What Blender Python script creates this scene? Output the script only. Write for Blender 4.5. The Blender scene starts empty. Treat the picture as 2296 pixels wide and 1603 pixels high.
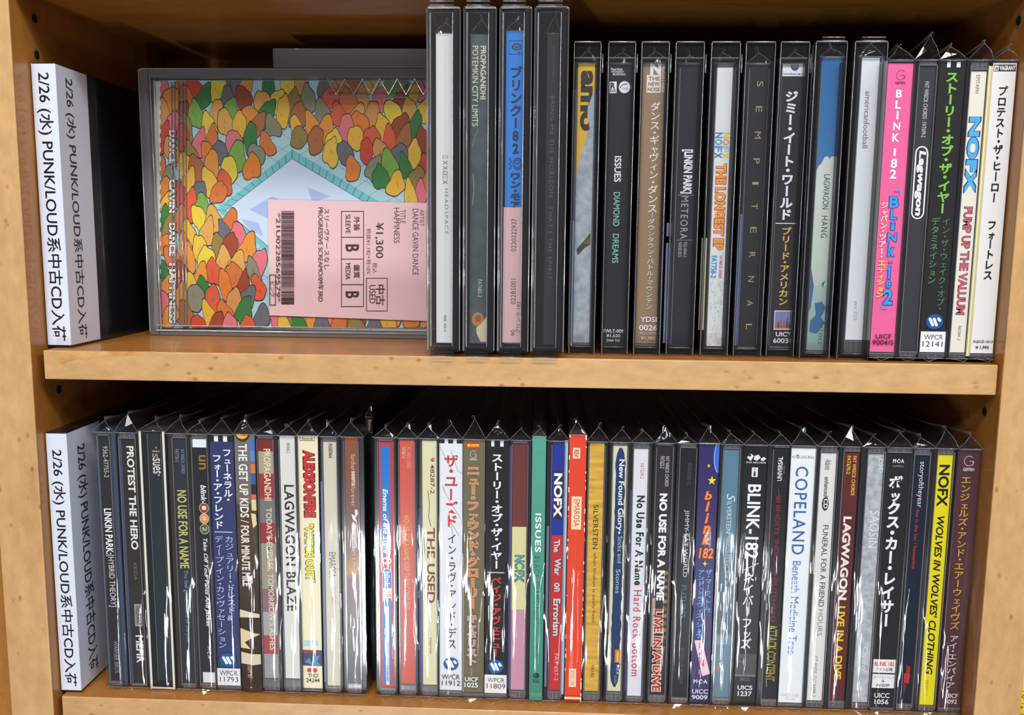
import bpy, bmesh, math, random
from mathutils import Vector, Matrix

# ------------------------------------------------------------------ camera, world, lights, exposure
S = 0.001                                   # the scene is authored in millimetres
IW, IH = 2296, 1603
YAW, PITCH, ROLL = 0.0412, 0.1327, 0.0101
CAM = Vector((0.0, -371.1, 0.0))
FPX = 1946.8
scene = bpy.context.scene
COL = scene.collection


def cam_axes():
    cy, sy = math.cos(YAW), math.sin(YAW)
    fwd = Vector((-sy, cy, 0)); right = Vector((cy, sy, 0)); up = Vector((0, 0, 1))
    cp, sp = math.cos(PITCH), math.sin(PITCH)
    f2 = fwd * cp - up * sp; u2 = up * cp + fwd * sp
    cr, sr = math.cos(ROLL), math.sin(ROLL)
    return right * cr + u2 * sr, u2 * cr - right * sr, f2


RX, UX, FX = cam_axes()
cd = bpy.data.cameras.new('camera'); co = bpy.data.objects.new('camera', cd); COL.objects.link(co)
m = Matrix((RX, UX, -FX)).transposed().to_4x4(); m.translation = CAM * S
co.matrix_world = m
cd.sensor_width = 36; cd.lens = FPX / IW * 36; cd.clip_start = 0.01; cd.clip_end = 50
scene.camera = co

scene.view_settings.view_transform = 'Standard'
scene.view_settings.look = 'None'
scene.view_settings.gamma = 1
scene.view_settings.use_curve_mapping = False
scene.view_settings.exposure = 0.0
scene.cycles.max_bounces = 14
scene.cycles.transparent_max_bounces = 40
scene.cycles.diffuse_bounces = 4
scene.cycles.glossy_bounces = 4
scene.cycles.caustics_reflective = False
scene.cycles.caustics_refractive = False
scene.cycles.use_denoising = True

world = bpy.data.worlds.new('world'); scene.world = world; world.use_nodes = True
world.node_tree.nodes['Background'].inputs[0].default_value = (0.95, 0.95, 1.0, 1)
world.node_tree.nodes['Background'].inputs[1].default_value = 0.13


def area(name, loc, target, sx, sy, power, color=(1, 1, 1)):
    l = bpy.data.lights.new(name, 'AREA'); l.shape = 'RECTANGLE'; l.size = sx; l.size_y = sy
    l.energy = power; l.color = color
    o = bpy.data.objects.new(name, l); COL.objects.link(o)
    o.location = loc
    o.rotation_euler = (Vector(target) - Vector(loc)).to_track_quat('-Z', 'Y').to_euler()
    return o


# ceiling tubes over the aisle, a second row further out, and two added low lamps that put streaks on the sleeves
area('aisle_ceiling_lamp', (0.10, -0.95, 1.15), (0, 0, -0.05), 1.3, 0.16, 22, (1, 0.98, 0.96))
area('right_aisle_lamp', (1.25, -0.8, 0.95), (0, 0, -0.05), 0.9, 0.14, 11, (0.97, 0.98, 1))
area('far_ceiling_lamp', (-0.5, -2.6, 1.5), (0, 0, -0.05), 2.4, 0.25, 40, (0.96, 0.98, 1))
area('right_streak_lamp', (0.42, -1.6, -0.86), (0, 0, -0.15), 0.05, 0.30, 2.6, (0.95, 0.98, 1))
area('sleeve_streak_lamp', (-0.42, -1.6, -0.86), (0, 0, -0.15), 0.10, 0.30, 8, (0.95, 0.98, 1))

# ------------------------------------------------------------------ helpers


def at(px, py, Y):
    d = FX * FPX + RX * (px - IW / 2) - UX * (py - IH / 2)
    return CAM + d * ((Y - CAM.y) / d.y)


def lin(c):
    out = []
    for v in c[:3]:
        v /= 255.0
        out.append(v / 12.92 if v <= 0.04045 else ((v + 0.055) / 1.055) ** 2.4)
    return (*out, 1)


MC = {}


def paint(c, rough=0.45, coat=0.0, spec=0.15):
    key = ('p', tuple(c), rough, coat)
    if key in MC: return MC[key]
    mt = bpy.data.materials.new('ink_%02x%02x%02x' % tuple(int(v) for v in c[:3])); mt.use_nodes = True
    b = mt.node_tree.nodes['Principled BSDF']
    b.inputs['Base Color'].default_value = lin(c); b.inputs['Roughness'].default_value = rough
    b.inputs['Specular IOR Level'].default_value = spec
    b.inputs['Coat Weight'].default_value = coat; b.inputs['Coat Roughness'].default_value = 0.05
    MC[key] = mt
    return mt


def mottle(c1, c2, scale=300.0, stretch=(1, 1, 1), rough=0.45):
    key = ('m', tuple(c1), tuple(c2), scale, stretch)
    if key in MC: return MC[key]
    mt = bpy.data.materials.new('mottled_print'); mt.use_nodes = True
    nt = mt.node_tree; b = nt.nodes['Principled BSDF']
    tc = nt.nodes.new('ShaderNodeTexCoord'); mp = nt.nodes.new('ShaderNodeMapping'); mp.inputs['Scale'].default_value = stretch
    n = nt.nodes.new('ShaderNodeTexNoise'); n.inputs['Scale'].default_value = scale; n.inputs['Detail'].default_value = 4
    r = nt.nodes.new('ShaderNodeValToRGB'); r.color_ramp.elements[0].position = 0.35; r.color_ramp.elements[1].position = 0.65
    r.color_ramp.elements[0].color = lin(c1); r.color_ramp.elements[1].color = lin(c2)
    nt.links.new(tc.outputs['Object'], mp.inputs[0]); nt.links.new(mp.outputs[0], n.inputs['Vector'])
    nt.links.new(n.outputs['Fac'], r.inputs[0]); nt.links.new(r.outputs[0], b.inputs['Base Color'])
    b.inputs['Roughness'].default_value = rough
    MC[key] = mt
    return mt


def clear(name, tint=(0.93, 0.93, 0.95), rough=0.04, f0=0.05, haze=0.0, hazecol=(0.6, 0.6, 0.65), power=4.0, bump=0.0):
    mt = bpy.data.materials.new(name); mt.use_nodes = True
    nt = mt.node_tree; nt.nodes.clear()
    out = nt.nodes.new('ShaderNodeOutputMaterial')
    tr = nt.nodes.new('ShaderNodeBsdfTransparent'); tr.inputs[0].default_value = (*tint, 1)
    gl = nt.nodes.new('ShaderNodeBsdfGlossy'); gl.inputs['Roughness'].default_value = rough
    lw = nt.nodes.new('ShaderNodeLayerWeight'); lw.inputs['Blend'].default_value = 0.5
    pw = nt.nodes.new('ShaderNodeMath'); pw.operation = 'POWER'; pw.inputs[1].default_value = power
    ma = nt.nodes.new('ShaderNodeMath'); ma.operation = 'MULTIPLY_ADD'; ma.inputs[1].default_value = 0.8; ma.inputs[2].default_value = f0
    mx = nt.nodes.new('ShaderNodeMixShader')
    nt.links.new(lw.outputs['Facing'], pw.inputs[0]); nt.links.new(pw.outputs[0], ma.inputs[0]); nt.links.new(ma.outputs[0], mx.inputs[0])
    base = tr
    if haze:
        df = nt.nodes.new('ShaderNodeBsdfDiffuse'); df.inputs[0].default_value = (*hazecol, 1)
        hx = nt.nodes.new('ShaderNodeMixShader'); hx.inputs[0].default_value = haze
        nt.links.new(tr.outputs[0], hx.inputs[1]); nt.links.new(df.outputs[0], hx.inputs[2]); base = hx
    if bump:
        tc = nt.nodes.new('ShaderNodeTexCoord'); mp = nt.nodes.new('ShaderNodeMapping'); mp.inputs['Scale'].default_value = (1, 1, 0.12)
        n = nt.nodes.new('ShaderNodeTexNoise'); n.inputs['Scale'].default_value = 260; n.inputs['Detail'].default_value = 2
        bp = nt.nodes.new('ShaderNodeBump'); bp.inputs['Strength'].default_value = bump; bp.inputs['Distance'].default_value = 0.0006
        nt.links.new(tc.outputs['Object'], mp.inputs[0]); nt.links.new(mp.outputs[0], n.inputs['Vector'])
        nt.links.new(n.outputs['Fac'], bp.inputs['Height']); nt.links.new(bp.outputs[0], gl.inputs['Normal'])
    nt.links.new(base.outputs[0], mx.inputs[1]); nt.links.new(gl.outputs[0], mx.inputs[2]); nt.links.new(mx.outputs[0], out.inputs[0])
    return mt


SLEEVE = clear('polypropylene_film', (0.992, 0.992, 0.995), 0.06, 0.035, 0.004, (0.8, 0.8, 0.85), 4, 0.5)
SEAM = clear('film_seam', (0.85, 0.85, 0.87), 0.12, 0.10, 0.20, (0.75, 0.75, 0.78), 2.5)
SHELL = clear('clear_polystyrene', (0.985, 0.985, 0.99), 0.2, 0.013, 0.004, (0.7, 0.7, 0.75), 4)
EDGE = clear('clear_polystyrene_edge', (0.72, 0.72, 0.76), 0.08, 0.10, 0.16, (0.72, 0.72, 0.76), 2.5)
SMOKE = clear('smoke_clear_plastic', (0.95, 0.945, 0.945), 0.04, 0.035, 0.02, (0.5, 0.49, 0.5), 4)
FROST = clear('keeper_plastic', (0.98, 0.98, 0.985), 0.05, 0.03, 0.007, (0.6, 0.6, 0.63), 4)
HINGE = clear('ribbed_hinge_plastic', (0.55, 0.55, 0.57), 0.15, 0.08, 0.4, (0.22, 0.22, 0.235), 2.5)
RIM = clear('polished_rim', (0.55, 0.55, 0.58), 0.1, 0.18, 0.35, (0.72, 0.72, 0.76), 2)
DARK = paint((38, 38, 42), 0.25, 0.3)
BLACKP = paint((22, 21, 26), 0.22, 0.4)


def wood(name, axis, c1=(202, 162, 112), c2=(188, 146, 96), coat=0.35):
    mt = bpy.data.materials.new(name); mt.use_nodes = True
    nt = mt.node_tree; b = nt.nodes['Principled BSDF']; L = nt.links
    tc = nt.nodes.new('ShaderNodeTexCoord')
    mp = nt.nodes.new('ShaderNodeMapping'); sc = [26, 26, 26]; sc[axis] = 5; mp.inputs['Scale'].default_value = sc
    L.new(tc.outputs['Object'], mp.inputs[0])
    n1 = nt.nodes.new('ShaderNodeTexNoise'); n1.inputs['Scale'].default_value = 1.6; n1.inputs['Detail'].default_value = 8; n1.inputs['Distortion'].default_value = 0.6
    L.new(mp.outputs[0], n1.inputs['Vector'])
    r1 = nt.nodes.new('ShaderNodeValToRGB'); r1.color_ramp.elements[0].color = lin(c2); r1.color_ramp.elements[1].color = lin(c1)
    r1.color_ramp.elements[0].position = 0.3; r1.color_ramp.elements[1].position = 0.68
    L.new(n1.outputs['Fac'], r1.inputs[0])
    # birds-eye figure: small darker flecks
    mp2 = nt.nodes.new('ShaderNodeMapping'); s2 = [250, 250, 250]; s2[axis] = 150; mp2.inputs['Scale'].default_value = s2
    L.new(tc.outputs['Object'], mp2.inputs[0])
    vo = nt.nodes.new('ShaderNodeTexVoronoi'); vo.inputs['Scale'].default_value = 0.8; vo.inputs['Randomness'].default_value = 1.0
    L.new(mp2.outputs[0], vo.inputs['Vector'])
    r2 = nt.nodes.new('ShaderNodeValToRGB'); r2.color_ramp.elements[0].color = (1, 1, 1, 1); r2.color_ramp.elements[1].color = (0, 0, 0, 1)
    r2.color_ramp.elements[0].position = 0.05; r2.color_ramp.elements[1].position = 0.22
    L.new(vo.outputs['Distance'], r2.inputs[0])
    n3 = nt.nodes.new('ShaderNodeTexNoise'); n3.inputs['Scale'].default_value = 34; n3.inputs['Detail'].default_value = 2
    L.new(tc.outputs['Object'], n3.inputs['Vector'])
    r3 = nt.nodes.new('ShaderNodeValToRGB'); r3.color_ramp.elements[0].position = 0.44; r3.color_ramp.elements[1].position = 0.54
    L.new(n3.outputs['Fac'], r3.inputs[0])
    mu = nt.nodes.new('ShaderNodeMath'); mu.operation = 'MULTIPLY'; L.new(r2.outputs[0], mu.inputs[0]); L.new(r3.outputs[0], mu.inputs[1])
    mu2 = nt.nodes.new('ShaderNodeMath'); mu2.operation = 'MULTIPLY'; mu2.inputs[1].default_value = 0.85; L.new(mu.outputs[0], mu2.inputs[0])
    mx = nt.nodes.new('ShaderNodeMix'); mx.data_type = 'RGBA'
    L.new(mu2.outputs[0], mx.inputs[0]); L.new(r1.outputs[0], mx.inputs[6]); mx.inputs[7].default_value = lin((150, 98, 50))
    n4 = nt.nodes.new('ShaderNodeTexNoise'); n4.inputs['Scale'].default_value = 3.2; n4.inputs['Detail'].default_value = 5; n4.inputs['Roughness'].default_value = 0.65
    mp4 = nt.nodes.new('ShaderNodeMapping'); s4 = [70, 70, 70]; s4[axis] = 32; mp4.inputs['Scale'].default_value = s4
    L.new(tc.outputs['Object'], mp4.inputs[0]); L.new(mp4.outputs[0], n4.inputs['Vector'])
    r4 = nt.nodes.new('ShaderNodeValToRGB'); r4.color_ramp.elements[0].position = 0.3; r4.color_ramp.elements[1].position = 0.7
    r4.color_ramp.elements[0].color = (0.84, 0.82, 0.78, 1); r4.color_ramp.elements[1].color = (1.06, 1.05, 1.03, 1)
    L.new(n4.outputs['Fac'], r4.inputs[0])
    m4 = nt.nodes.new('ShaderNodeMix'); m4.data_type = 'RGBA'; m4.blend_type = 'MULTIPLY'; m4.inputs[0].default_value = 1.0
    L.new(mx.outputs[2], m4.inputs[6]); L.new(r4.outputs[0], m4.inputs[7])
    L.new(m4.outputs[2], b.inputs['Base Color'])
    b.inputs['Roughness'].default_value = 0.38
    b.inputs['Coat Weight'].default_value = coat; b.inputs['Coat Roughness'].default_value = 0.12
    b.inputs['Specular IOR Level'].default_value = 0.4
    return mt


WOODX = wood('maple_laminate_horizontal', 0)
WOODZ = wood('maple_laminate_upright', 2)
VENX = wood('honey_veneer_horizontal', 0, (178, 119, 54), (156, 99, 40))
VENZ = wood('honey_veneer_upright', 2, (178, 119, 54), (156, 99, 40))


class MB:
    """collects polygons in world millimetres; build() links them as one mesh object"""

    def __init__(s): s.v = []; s.f = []; s.mi = []; s.mats = []; s.sm = []

    def slot(s, mat):
        if mat not in s.mats: s.mats.append(mat)
        return s.mats.index(mat)

    def add(s, verts, faces, mat, smooth=False):
        k = len(s.v); i = s.slot(mat)
        s.v += [tuple(p) for p in verts]
        for f in faces:
            s.f.append([k + j for j in f]); s.mi.append(i); s.sm.append(smooth)

    def box(s, x0, x1, y0, y1, z0, z1, mat, bev=0.0, seg=2):
        if bev:
            bm = bmesh.new(); bmesh.ops.create_cube(bm, size=1)
            for v in bm.verts:
                v.co = Vector((x0 + (v.co.x + .5) * (x1 - x0), y0 + (v.co.y + .5) * (y1 - y0), z0 + (v.co.z + .5) * (z1 - z0)))
            bmesh.ops.bevel(bm, geom=bm.edges[:], offset=bev, segments=seg, affect='EDGES', profile=0.5)
            bm.verts.index_update()
            s.add([v.co for v in bm.verts], [[v.index for v in f.verts] for f in bm.faces], mat, False)
            bm.free(); return
        P = [(x0, y0, z0), (x1, y0, z0), (x1, y1, z0), (x0, y1, z0), (x0, y0, z1), (x1, y0, z1), (x1, y1, z1), (x0, y1, z1)]
        s.add(P, [(0, 3, 2, 1), (4, 5, 6, 7), (0, 1, 5, 4), (1, 2, 6, 5), (2, 3, 7, 6), (3, 0, 4, 7)], mat)

    def tube(s, pts, r, mat, n=6, closed=False):
        pts = [Vector(p) for p in pts]; rings = []
        N = len(pts)
        for i, p in enumerate(pts):
            a = pts[(i - 1) % N] if (closed or i > 0) else p
            b = pts[(i + 1) % N] if (closed or i < N - 1) else p
            d = (b - a).normalized()
            u = d.cross(Vector((0, 1, 0)))
            if u.length < 1e-3: u = d.cross(Vector((1, 0, 0)))
            u.normalize(); w = d.cross(u)
            rings.append([p + (u * math.cos(2 * math.pi * k / n) + w * math.sin(2 * math.pi * k / n)) * r for k in range(n)])
        V = [q for rg in rings for q in rg]; F = []
        for i in range(N if closed else N - 1):
            j = (i + 1) % N
            for k in range(n): F.append((i * n + k, i * n + (k + 1) % n, j * n + (k + 1) % n, j * n + k))
        if not closed: F += [tuple(range(n)), tuple((N - 1) * n + k for k in reversed(range(n)))]
        s.add(V, F, mat, True)

    def build(s, name, parent=None, loc=None):
        me = bpy.data.meshes.new(name)
        o0 = Vector(loc) if loc is not None else (PLOC.get(parent.name, Vector((0, 0, 0))) if parent else Vector((0, 0, 0)))
        me.from_pydata([((p[0] - o0.x) * S, (p[1] - o0.y) * S, (p[2] - o0.z) * S) for p in s.v], [], s.f)
        for mt in s.mats: me.materials.append(mt)
        me.polygons.foreach_set('material_index', s.mi)
        me.polygons.foreach_set('use_smooth', s.sm)
        me.update()
        o = bpy.data.objects.new(name, me); COL.objects.link(o)
        if parent: o.parent = parent; PLOC[o.name] = o0
        elif loc is not None: o.location = o0 * S
        return o


PLOC = {}


def thing(name, loc, label, cat, group=None):
    o = bpy.data.objects.new(name, None); COL.objects.link(o)
    o.empty_display_size = 0.01
    o.location = Vector(loc) * S; PLOC[o.name] = Vector(loc)
    o['label'] = label; o['category'] = cat
    if group: o['group'] = group
    return o


# ------------------------------------------------------------------ lettering
_cu = bpy.data.curves.new('lettering_source', 'FONT'); _cu.resolution_u = 3
_ob = bpy.data.objects.new('lettering_source', _cu)
GC = {}


def glyphs(txt, bold=0.0, shear=0.0, space=1.0):
    k = (txt, bold, shear, space)
    if k not in GC:
        _cu.body = txt; _cu.offset = bold; _cu.shear = shear; _cu.space_character = space
        me = bpy.data.meshes.new_from_object(_ob)
        V = [(v.co.x, v.co.y) for v in me.vertices]; F = [tuple(p.vertices) for p in me.polygons]
        bpy.data.meshes.remove(me)
        GC[k] = (V, F)
    return GC[k]


def bbox(V):
    xs = [p[0] for p in V]; ys = [p[1] for p in V]
    return min(xs), max(xs), min(ys), max(ys)


SMALL = set('ャュョッィァェォぁぃぅぇぉっゃゅょ')


class Ink:
    """prints flat shapes on a face. fn(a, v, k) -> world point, a across the spine (0..1 or pixels), v down the photo rows"""

    def __init__(s, fn): s.fn = fn; s.k = 0; s.mb = MB()

    def poly(s, pts, c, faces=None, mat=None):
        s.k += 1
        V = [s.fn(a, v, s.k) for a, v in pts]
        s.mb.add(V, faces or [tuple(range(len(pts)))], mat or paint(c))

    def B(s, v0, v1, a0, a1, c): s.poly([(a0, v1), (a1, v1), (a1, v0), (a0, v0)], c)

    def G(s, v0, v1, c0, c1, n=14, a0=0, a1=1):
        s.k += 1; k = s.k
        for i in range(n):
            t = (i + .5) / n; c = tuple(int(c0[j] + (c1[j] - c0[j]) * t) // 3 * 3 for j in range(3))
            s.k = k - 1
            s.B(v0 + (v1 - v0) * i / n, v0 + (v1 - v0) * (i + 1) / n, a0, a1, c)

    def E(s, v0, v1, a0, a1, c, n=24):
        s.poly([((a0 + a1) / 2 + (a1 - a0) / 2 * math.cos(2 * math.pi * i / n), (v0 + v1) / 2 - (v1 - v0) / 2 * math.sin(2 * math.pi * i / n)) for i in range(n)], c)

    def O(s, v0, v1, a0, a1, c, w=0.12, n=28, t0=0, t1=1):
        P = []; F = []
        for i in range(n + 1):
            t = 2 * math.pi * (t0 + (t1 - t0) * i / n)
            for q in (1, 1 - 2 * w):
                P.append(((a0 + a1) / 2 + q * (a1 - a0) / 2 * math.cos(t), (v0 + v1) / 2 - q * (v1 - v0) / 2 * math.sin(t)))
        for i in range(n): F.append((2 * i, 2 * i + 2, 2 * i + 3, 2 * i + 1))
        s.poly(P, c, F)

    def LN(s, pts, w, c):
        """a drawn stroke; w in photo rows"""
        for (a, v), (b, u) in zip(pts, pts[1:]):
            P = s.fn(a, v, 0); Q = s.fn(b, u, 0); d = (Q - P)
            if d.length < 1e-6: continue
            s.k += 1
            n = (s.fn(a, v, 50) - P); n.normalize(); d.normalize(); e = d.cross(n) * (w * 0.11)
            off = s.fn(a, v, s.k) - P
            s.mb.add([P + off - e, Q + off - e, Q + off + e, P + off + e], [(0, 1, 2, 3)], paint(c))

    def _txt(s, V, F, mp, c):
        s.k += 1
        pts = [mp(x, y) for x, y in V]
        s.mb.add([s.fn(a, v, s.k) for a, v in pts], F, paint(c))

    def T(s, t, v0, v1, a0, a1, c, b=0.0, sh=0.0, ol=None, ow=0.03, sp=1.0):
        """text turned a quarter clockwise: reads down the spine, letter tops to the right"""
        if ol:
            s.T(t, v0 - (v1 - v0) * .004, v1 + (v1 - v0) * .004, a0 - (a1 - a0) * .1, a1 + (a1 - a0) * .1, ol, b + ow, sh, sp=sp)
        V, F = glyphs(t, b, sh, sp); x0, x1, y0, y1 = bbox(V)
        s._txt(V, F, lambda x, y: (a0 + (y - y0) / (y1 - y0) * (a1 - a0), v0 + (x - x0) / (x1 - x0) * (v1 - v0)), c)

    def R(s, t, v0, v1, a0, a1, c, b=0.0):
        """text turned a quarter anticlockwise: reads upwards"""
        V, F = glyphs(t, b); x0, x1, y0, y1 = bbox(V)
        s._txt(V, F, lambda x, y: (a1 - (y - y0) / (y1 - y0) * (a1 - a0), v1 - (x - x0) / (x1 - x0) * (v1 - v0)), c)

    def H(s, t, v0, v1, a0, a1, c, b=0.0, sh=0.0, ol=None):
        if ol: s.H(t, v0 - .8, v1 + .8, a0 - .03, a1 + .03, ol, b + .04, sh)
        V, F = glyphs(t, b, sh); x0, x1, y0, y1 = bbox(V)
        s._txt(V, F, lambda x, y: (a0 + (x - x0) / (x1 - x0) * (a1 - a0), v1 - (y - y0) / (y1 - y0) * (v1 - v0)), c)

    def J(s, t, v0, v1, a0, a1, c, b=0.0, ol=None, ow=0.035):
        """upright characters stacked down the spine"""
        wt = [0.55 if ch in '・、' else (0.85 if ch in SMALL else 1.0) for ch in t]
        tot = sum(wt); v = v0
        for ch, w in zip(t, wt):
            h = (v1 - v0) * w / tot
            if ch != ' ':
                for cc, bb in (((ol, b + ow),) if ol else ()) + ((c, b),):
                    V, F = glyphs(ch, bb)
                    if ch in 'ー—':
                        V = [(0.5 - (y - 0.38), 0.88 - x) for x, y in V]
                        V = [(x, 0.38 + (y - 0.38) * 1.0) for x, y in V]
                    elif ch in SMALL: V = [(x * .85 + .12, y * .85 + .02) for x, y in V]
                    elif ch == '、': V = [(x + .55, y + .45) for x, y in V]
                    elif ch in '0123456789BLINKlink': 
                        x0, x1, y0, y1 = bbox(V); V = [(x + .5 - (x0 + x1) / 2, (y - y0) * .8 / (y1 - y0) + 0.0) for x, y in V]
                    cy = 0.38 if w > .6 or ch == '・' else 0.38
                    hh = h / w
                    s._txt(V, F, lambda x, y: (a0 + x * (a1 - a0), v + h / 2 - (y - cy) * hh), cc)
            v += h

    def W(s, v0, v1, a0, a1):
        """round blue badge with a white three-stroke mark"""
        s.E(v0, v1, a0, a1, (16, 86, 150))
        A = lambda x: a0 + (a1 - a0) * x
        Vv = lambda y: v0 + (v1 - v0) * y
        for (x0, y0, x1, y1, r) in ((.22, .32, .40, .72, .085), (.46, .32, .62, .72, .085), (.72, .30, .80, .42, .085)):
            P = []
            L = math.hypot(x1 - x0, y1 - y0); ux, uy = (x1 - x0) / L, (y1 - y0) / L
            ang = math.atan2(uy, ux)
            for i in range(9): P.append((x1 + r * math.cos(ang - math.pi / 2 + math.pi * i / 8), y1 + r * math.sin(ang - math.pi / 2 + math.pi * i / 8)))
            for i in range(9): P.append((x0 + r * math.cos(ang + math.pi / 2 + math.pi * i / 8), y0 + r * math.sin(ang + math.pi / 2 + math.pi * i / 8)))
            s.poly([(A(x), Vv(y)) for x, y in P], (235, 238, 240))

    def star(s, vc, ac, r, c, n=5, rot=0.0, inner=.42, asp=.02):
        P = []
        for i in range(2 * n):
            q = r * (1 if i % 2 == 0 else inner); t = math.pi * i / n + rot
            P.append((ac + q * asp * math.sin(t), vc - q * math.cos(t)))
        F = [(2 * n, i, (i + 1) % (2 * n)) for i in range(2 * n)]
        s.poly(P + [(ac, vc)], c, F)

    def done(s, name, parent):
        if s.mb.f: return s.mb.build(name, parent)


# ------------------------------------------------------------------ bookcase
XL, XR = -228.2, 192.4
ZS, ZU, ZL, ZC, YB = -50.0, -63.0, -213.9, 104.3, 151.3
bc = thing('bookcase', (0, 75, -620), 'pale maple bookcase with an adjustable middle shelf, holding the discs', 'bookcase')


def part(name, f, parent=bc):
    b = MB(); f(b); return b.build(name, parent)


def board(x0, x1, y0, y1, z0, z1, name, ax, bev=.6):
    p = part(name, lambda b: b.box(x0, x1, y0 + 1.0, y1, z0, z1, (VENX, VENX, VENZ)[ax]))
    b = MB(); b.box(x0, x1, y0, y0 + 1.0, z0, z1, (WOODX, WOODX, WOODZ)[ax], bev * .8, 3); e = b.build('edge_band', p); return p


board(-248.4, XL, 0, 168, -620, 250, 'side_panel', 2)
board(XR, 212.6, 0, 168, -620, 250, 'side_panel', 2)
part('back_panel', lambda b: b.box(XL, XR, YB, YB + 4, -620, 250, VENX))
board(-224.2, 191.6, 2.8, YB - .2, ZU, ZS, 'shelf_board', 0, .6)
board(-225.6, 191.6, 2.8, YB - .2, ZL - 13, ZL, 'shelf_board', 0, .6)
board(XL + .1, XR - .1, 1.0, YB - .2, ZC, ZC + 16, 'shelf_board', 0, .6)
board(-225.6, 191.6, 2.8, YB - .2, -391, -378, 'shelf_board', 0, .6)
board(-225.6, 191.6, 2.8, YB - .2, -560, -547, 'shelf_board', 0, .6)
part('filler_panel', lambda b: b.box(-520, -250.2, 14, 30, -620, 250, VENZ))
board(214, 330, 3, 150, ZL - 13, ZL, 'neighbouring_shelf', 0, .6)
# metal-lined shelf pin holes
PINM = paint((120, 105, 85), 0.3, 0.2); HOLE = paint((35, 22, 12), 0.8)
for (x, y, z, sg) in ((XL, 18.6, 95.4, 1), (XL, 18.6, 79.8, 1), (XL, 20.2, -70.5, 1), (XL, 135, 95.4, 1), (XR, 11.4, 92.5, -1), (XR, 12.6, -72, -1), (XR, 135, 95.4, -1)):
    b = MB()
    n = 20
    for r0, r1, dx, mt in ((0, 2.0, .08, HOLE), (2.0, 2.5, .16, PINM)):
        V = [(x + sg * dx, y + r * math.cos(2 * math.pi * i / n), z + r * math.sin(2 * math.pi * i / n)) for i in range(n) for r in (max(r0, .01), r1)]
        b.add(V, [(2 * i, 2 * i + 1, (2 * i + 3) % (2 * n), (2 * i + 2) % (2 * n)) for i in range(n)], mt)
    b.build('pin_hole', bc)


# plain painted wall the bookcase stands against
b = MB(); b.box(-3000, 3000, 176, 190, -1400, 1600, paint((206, 202, 194), .7)); wl = b.build('wall_back'); wl['kind'] = 'structure'; wl['label'] = 'plain off-white wall behind the bookcase'


# worn stain along the middle shelf's front edge
def stain(b):
    P = [(135, 787), (350, 788), (352, 792), (300, 797), (230, 800), (170, 806), (150, 812), (140, 818), (133, 812)]
    b.add([at(x, y, 2.75) for x, y in P], [tuple(reversed(range(len(P))))], mottle((178, 128, 72), (205, 158, 98), 120, (1, 1, 2.5)))


part('edge_stain', stain)


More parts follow.
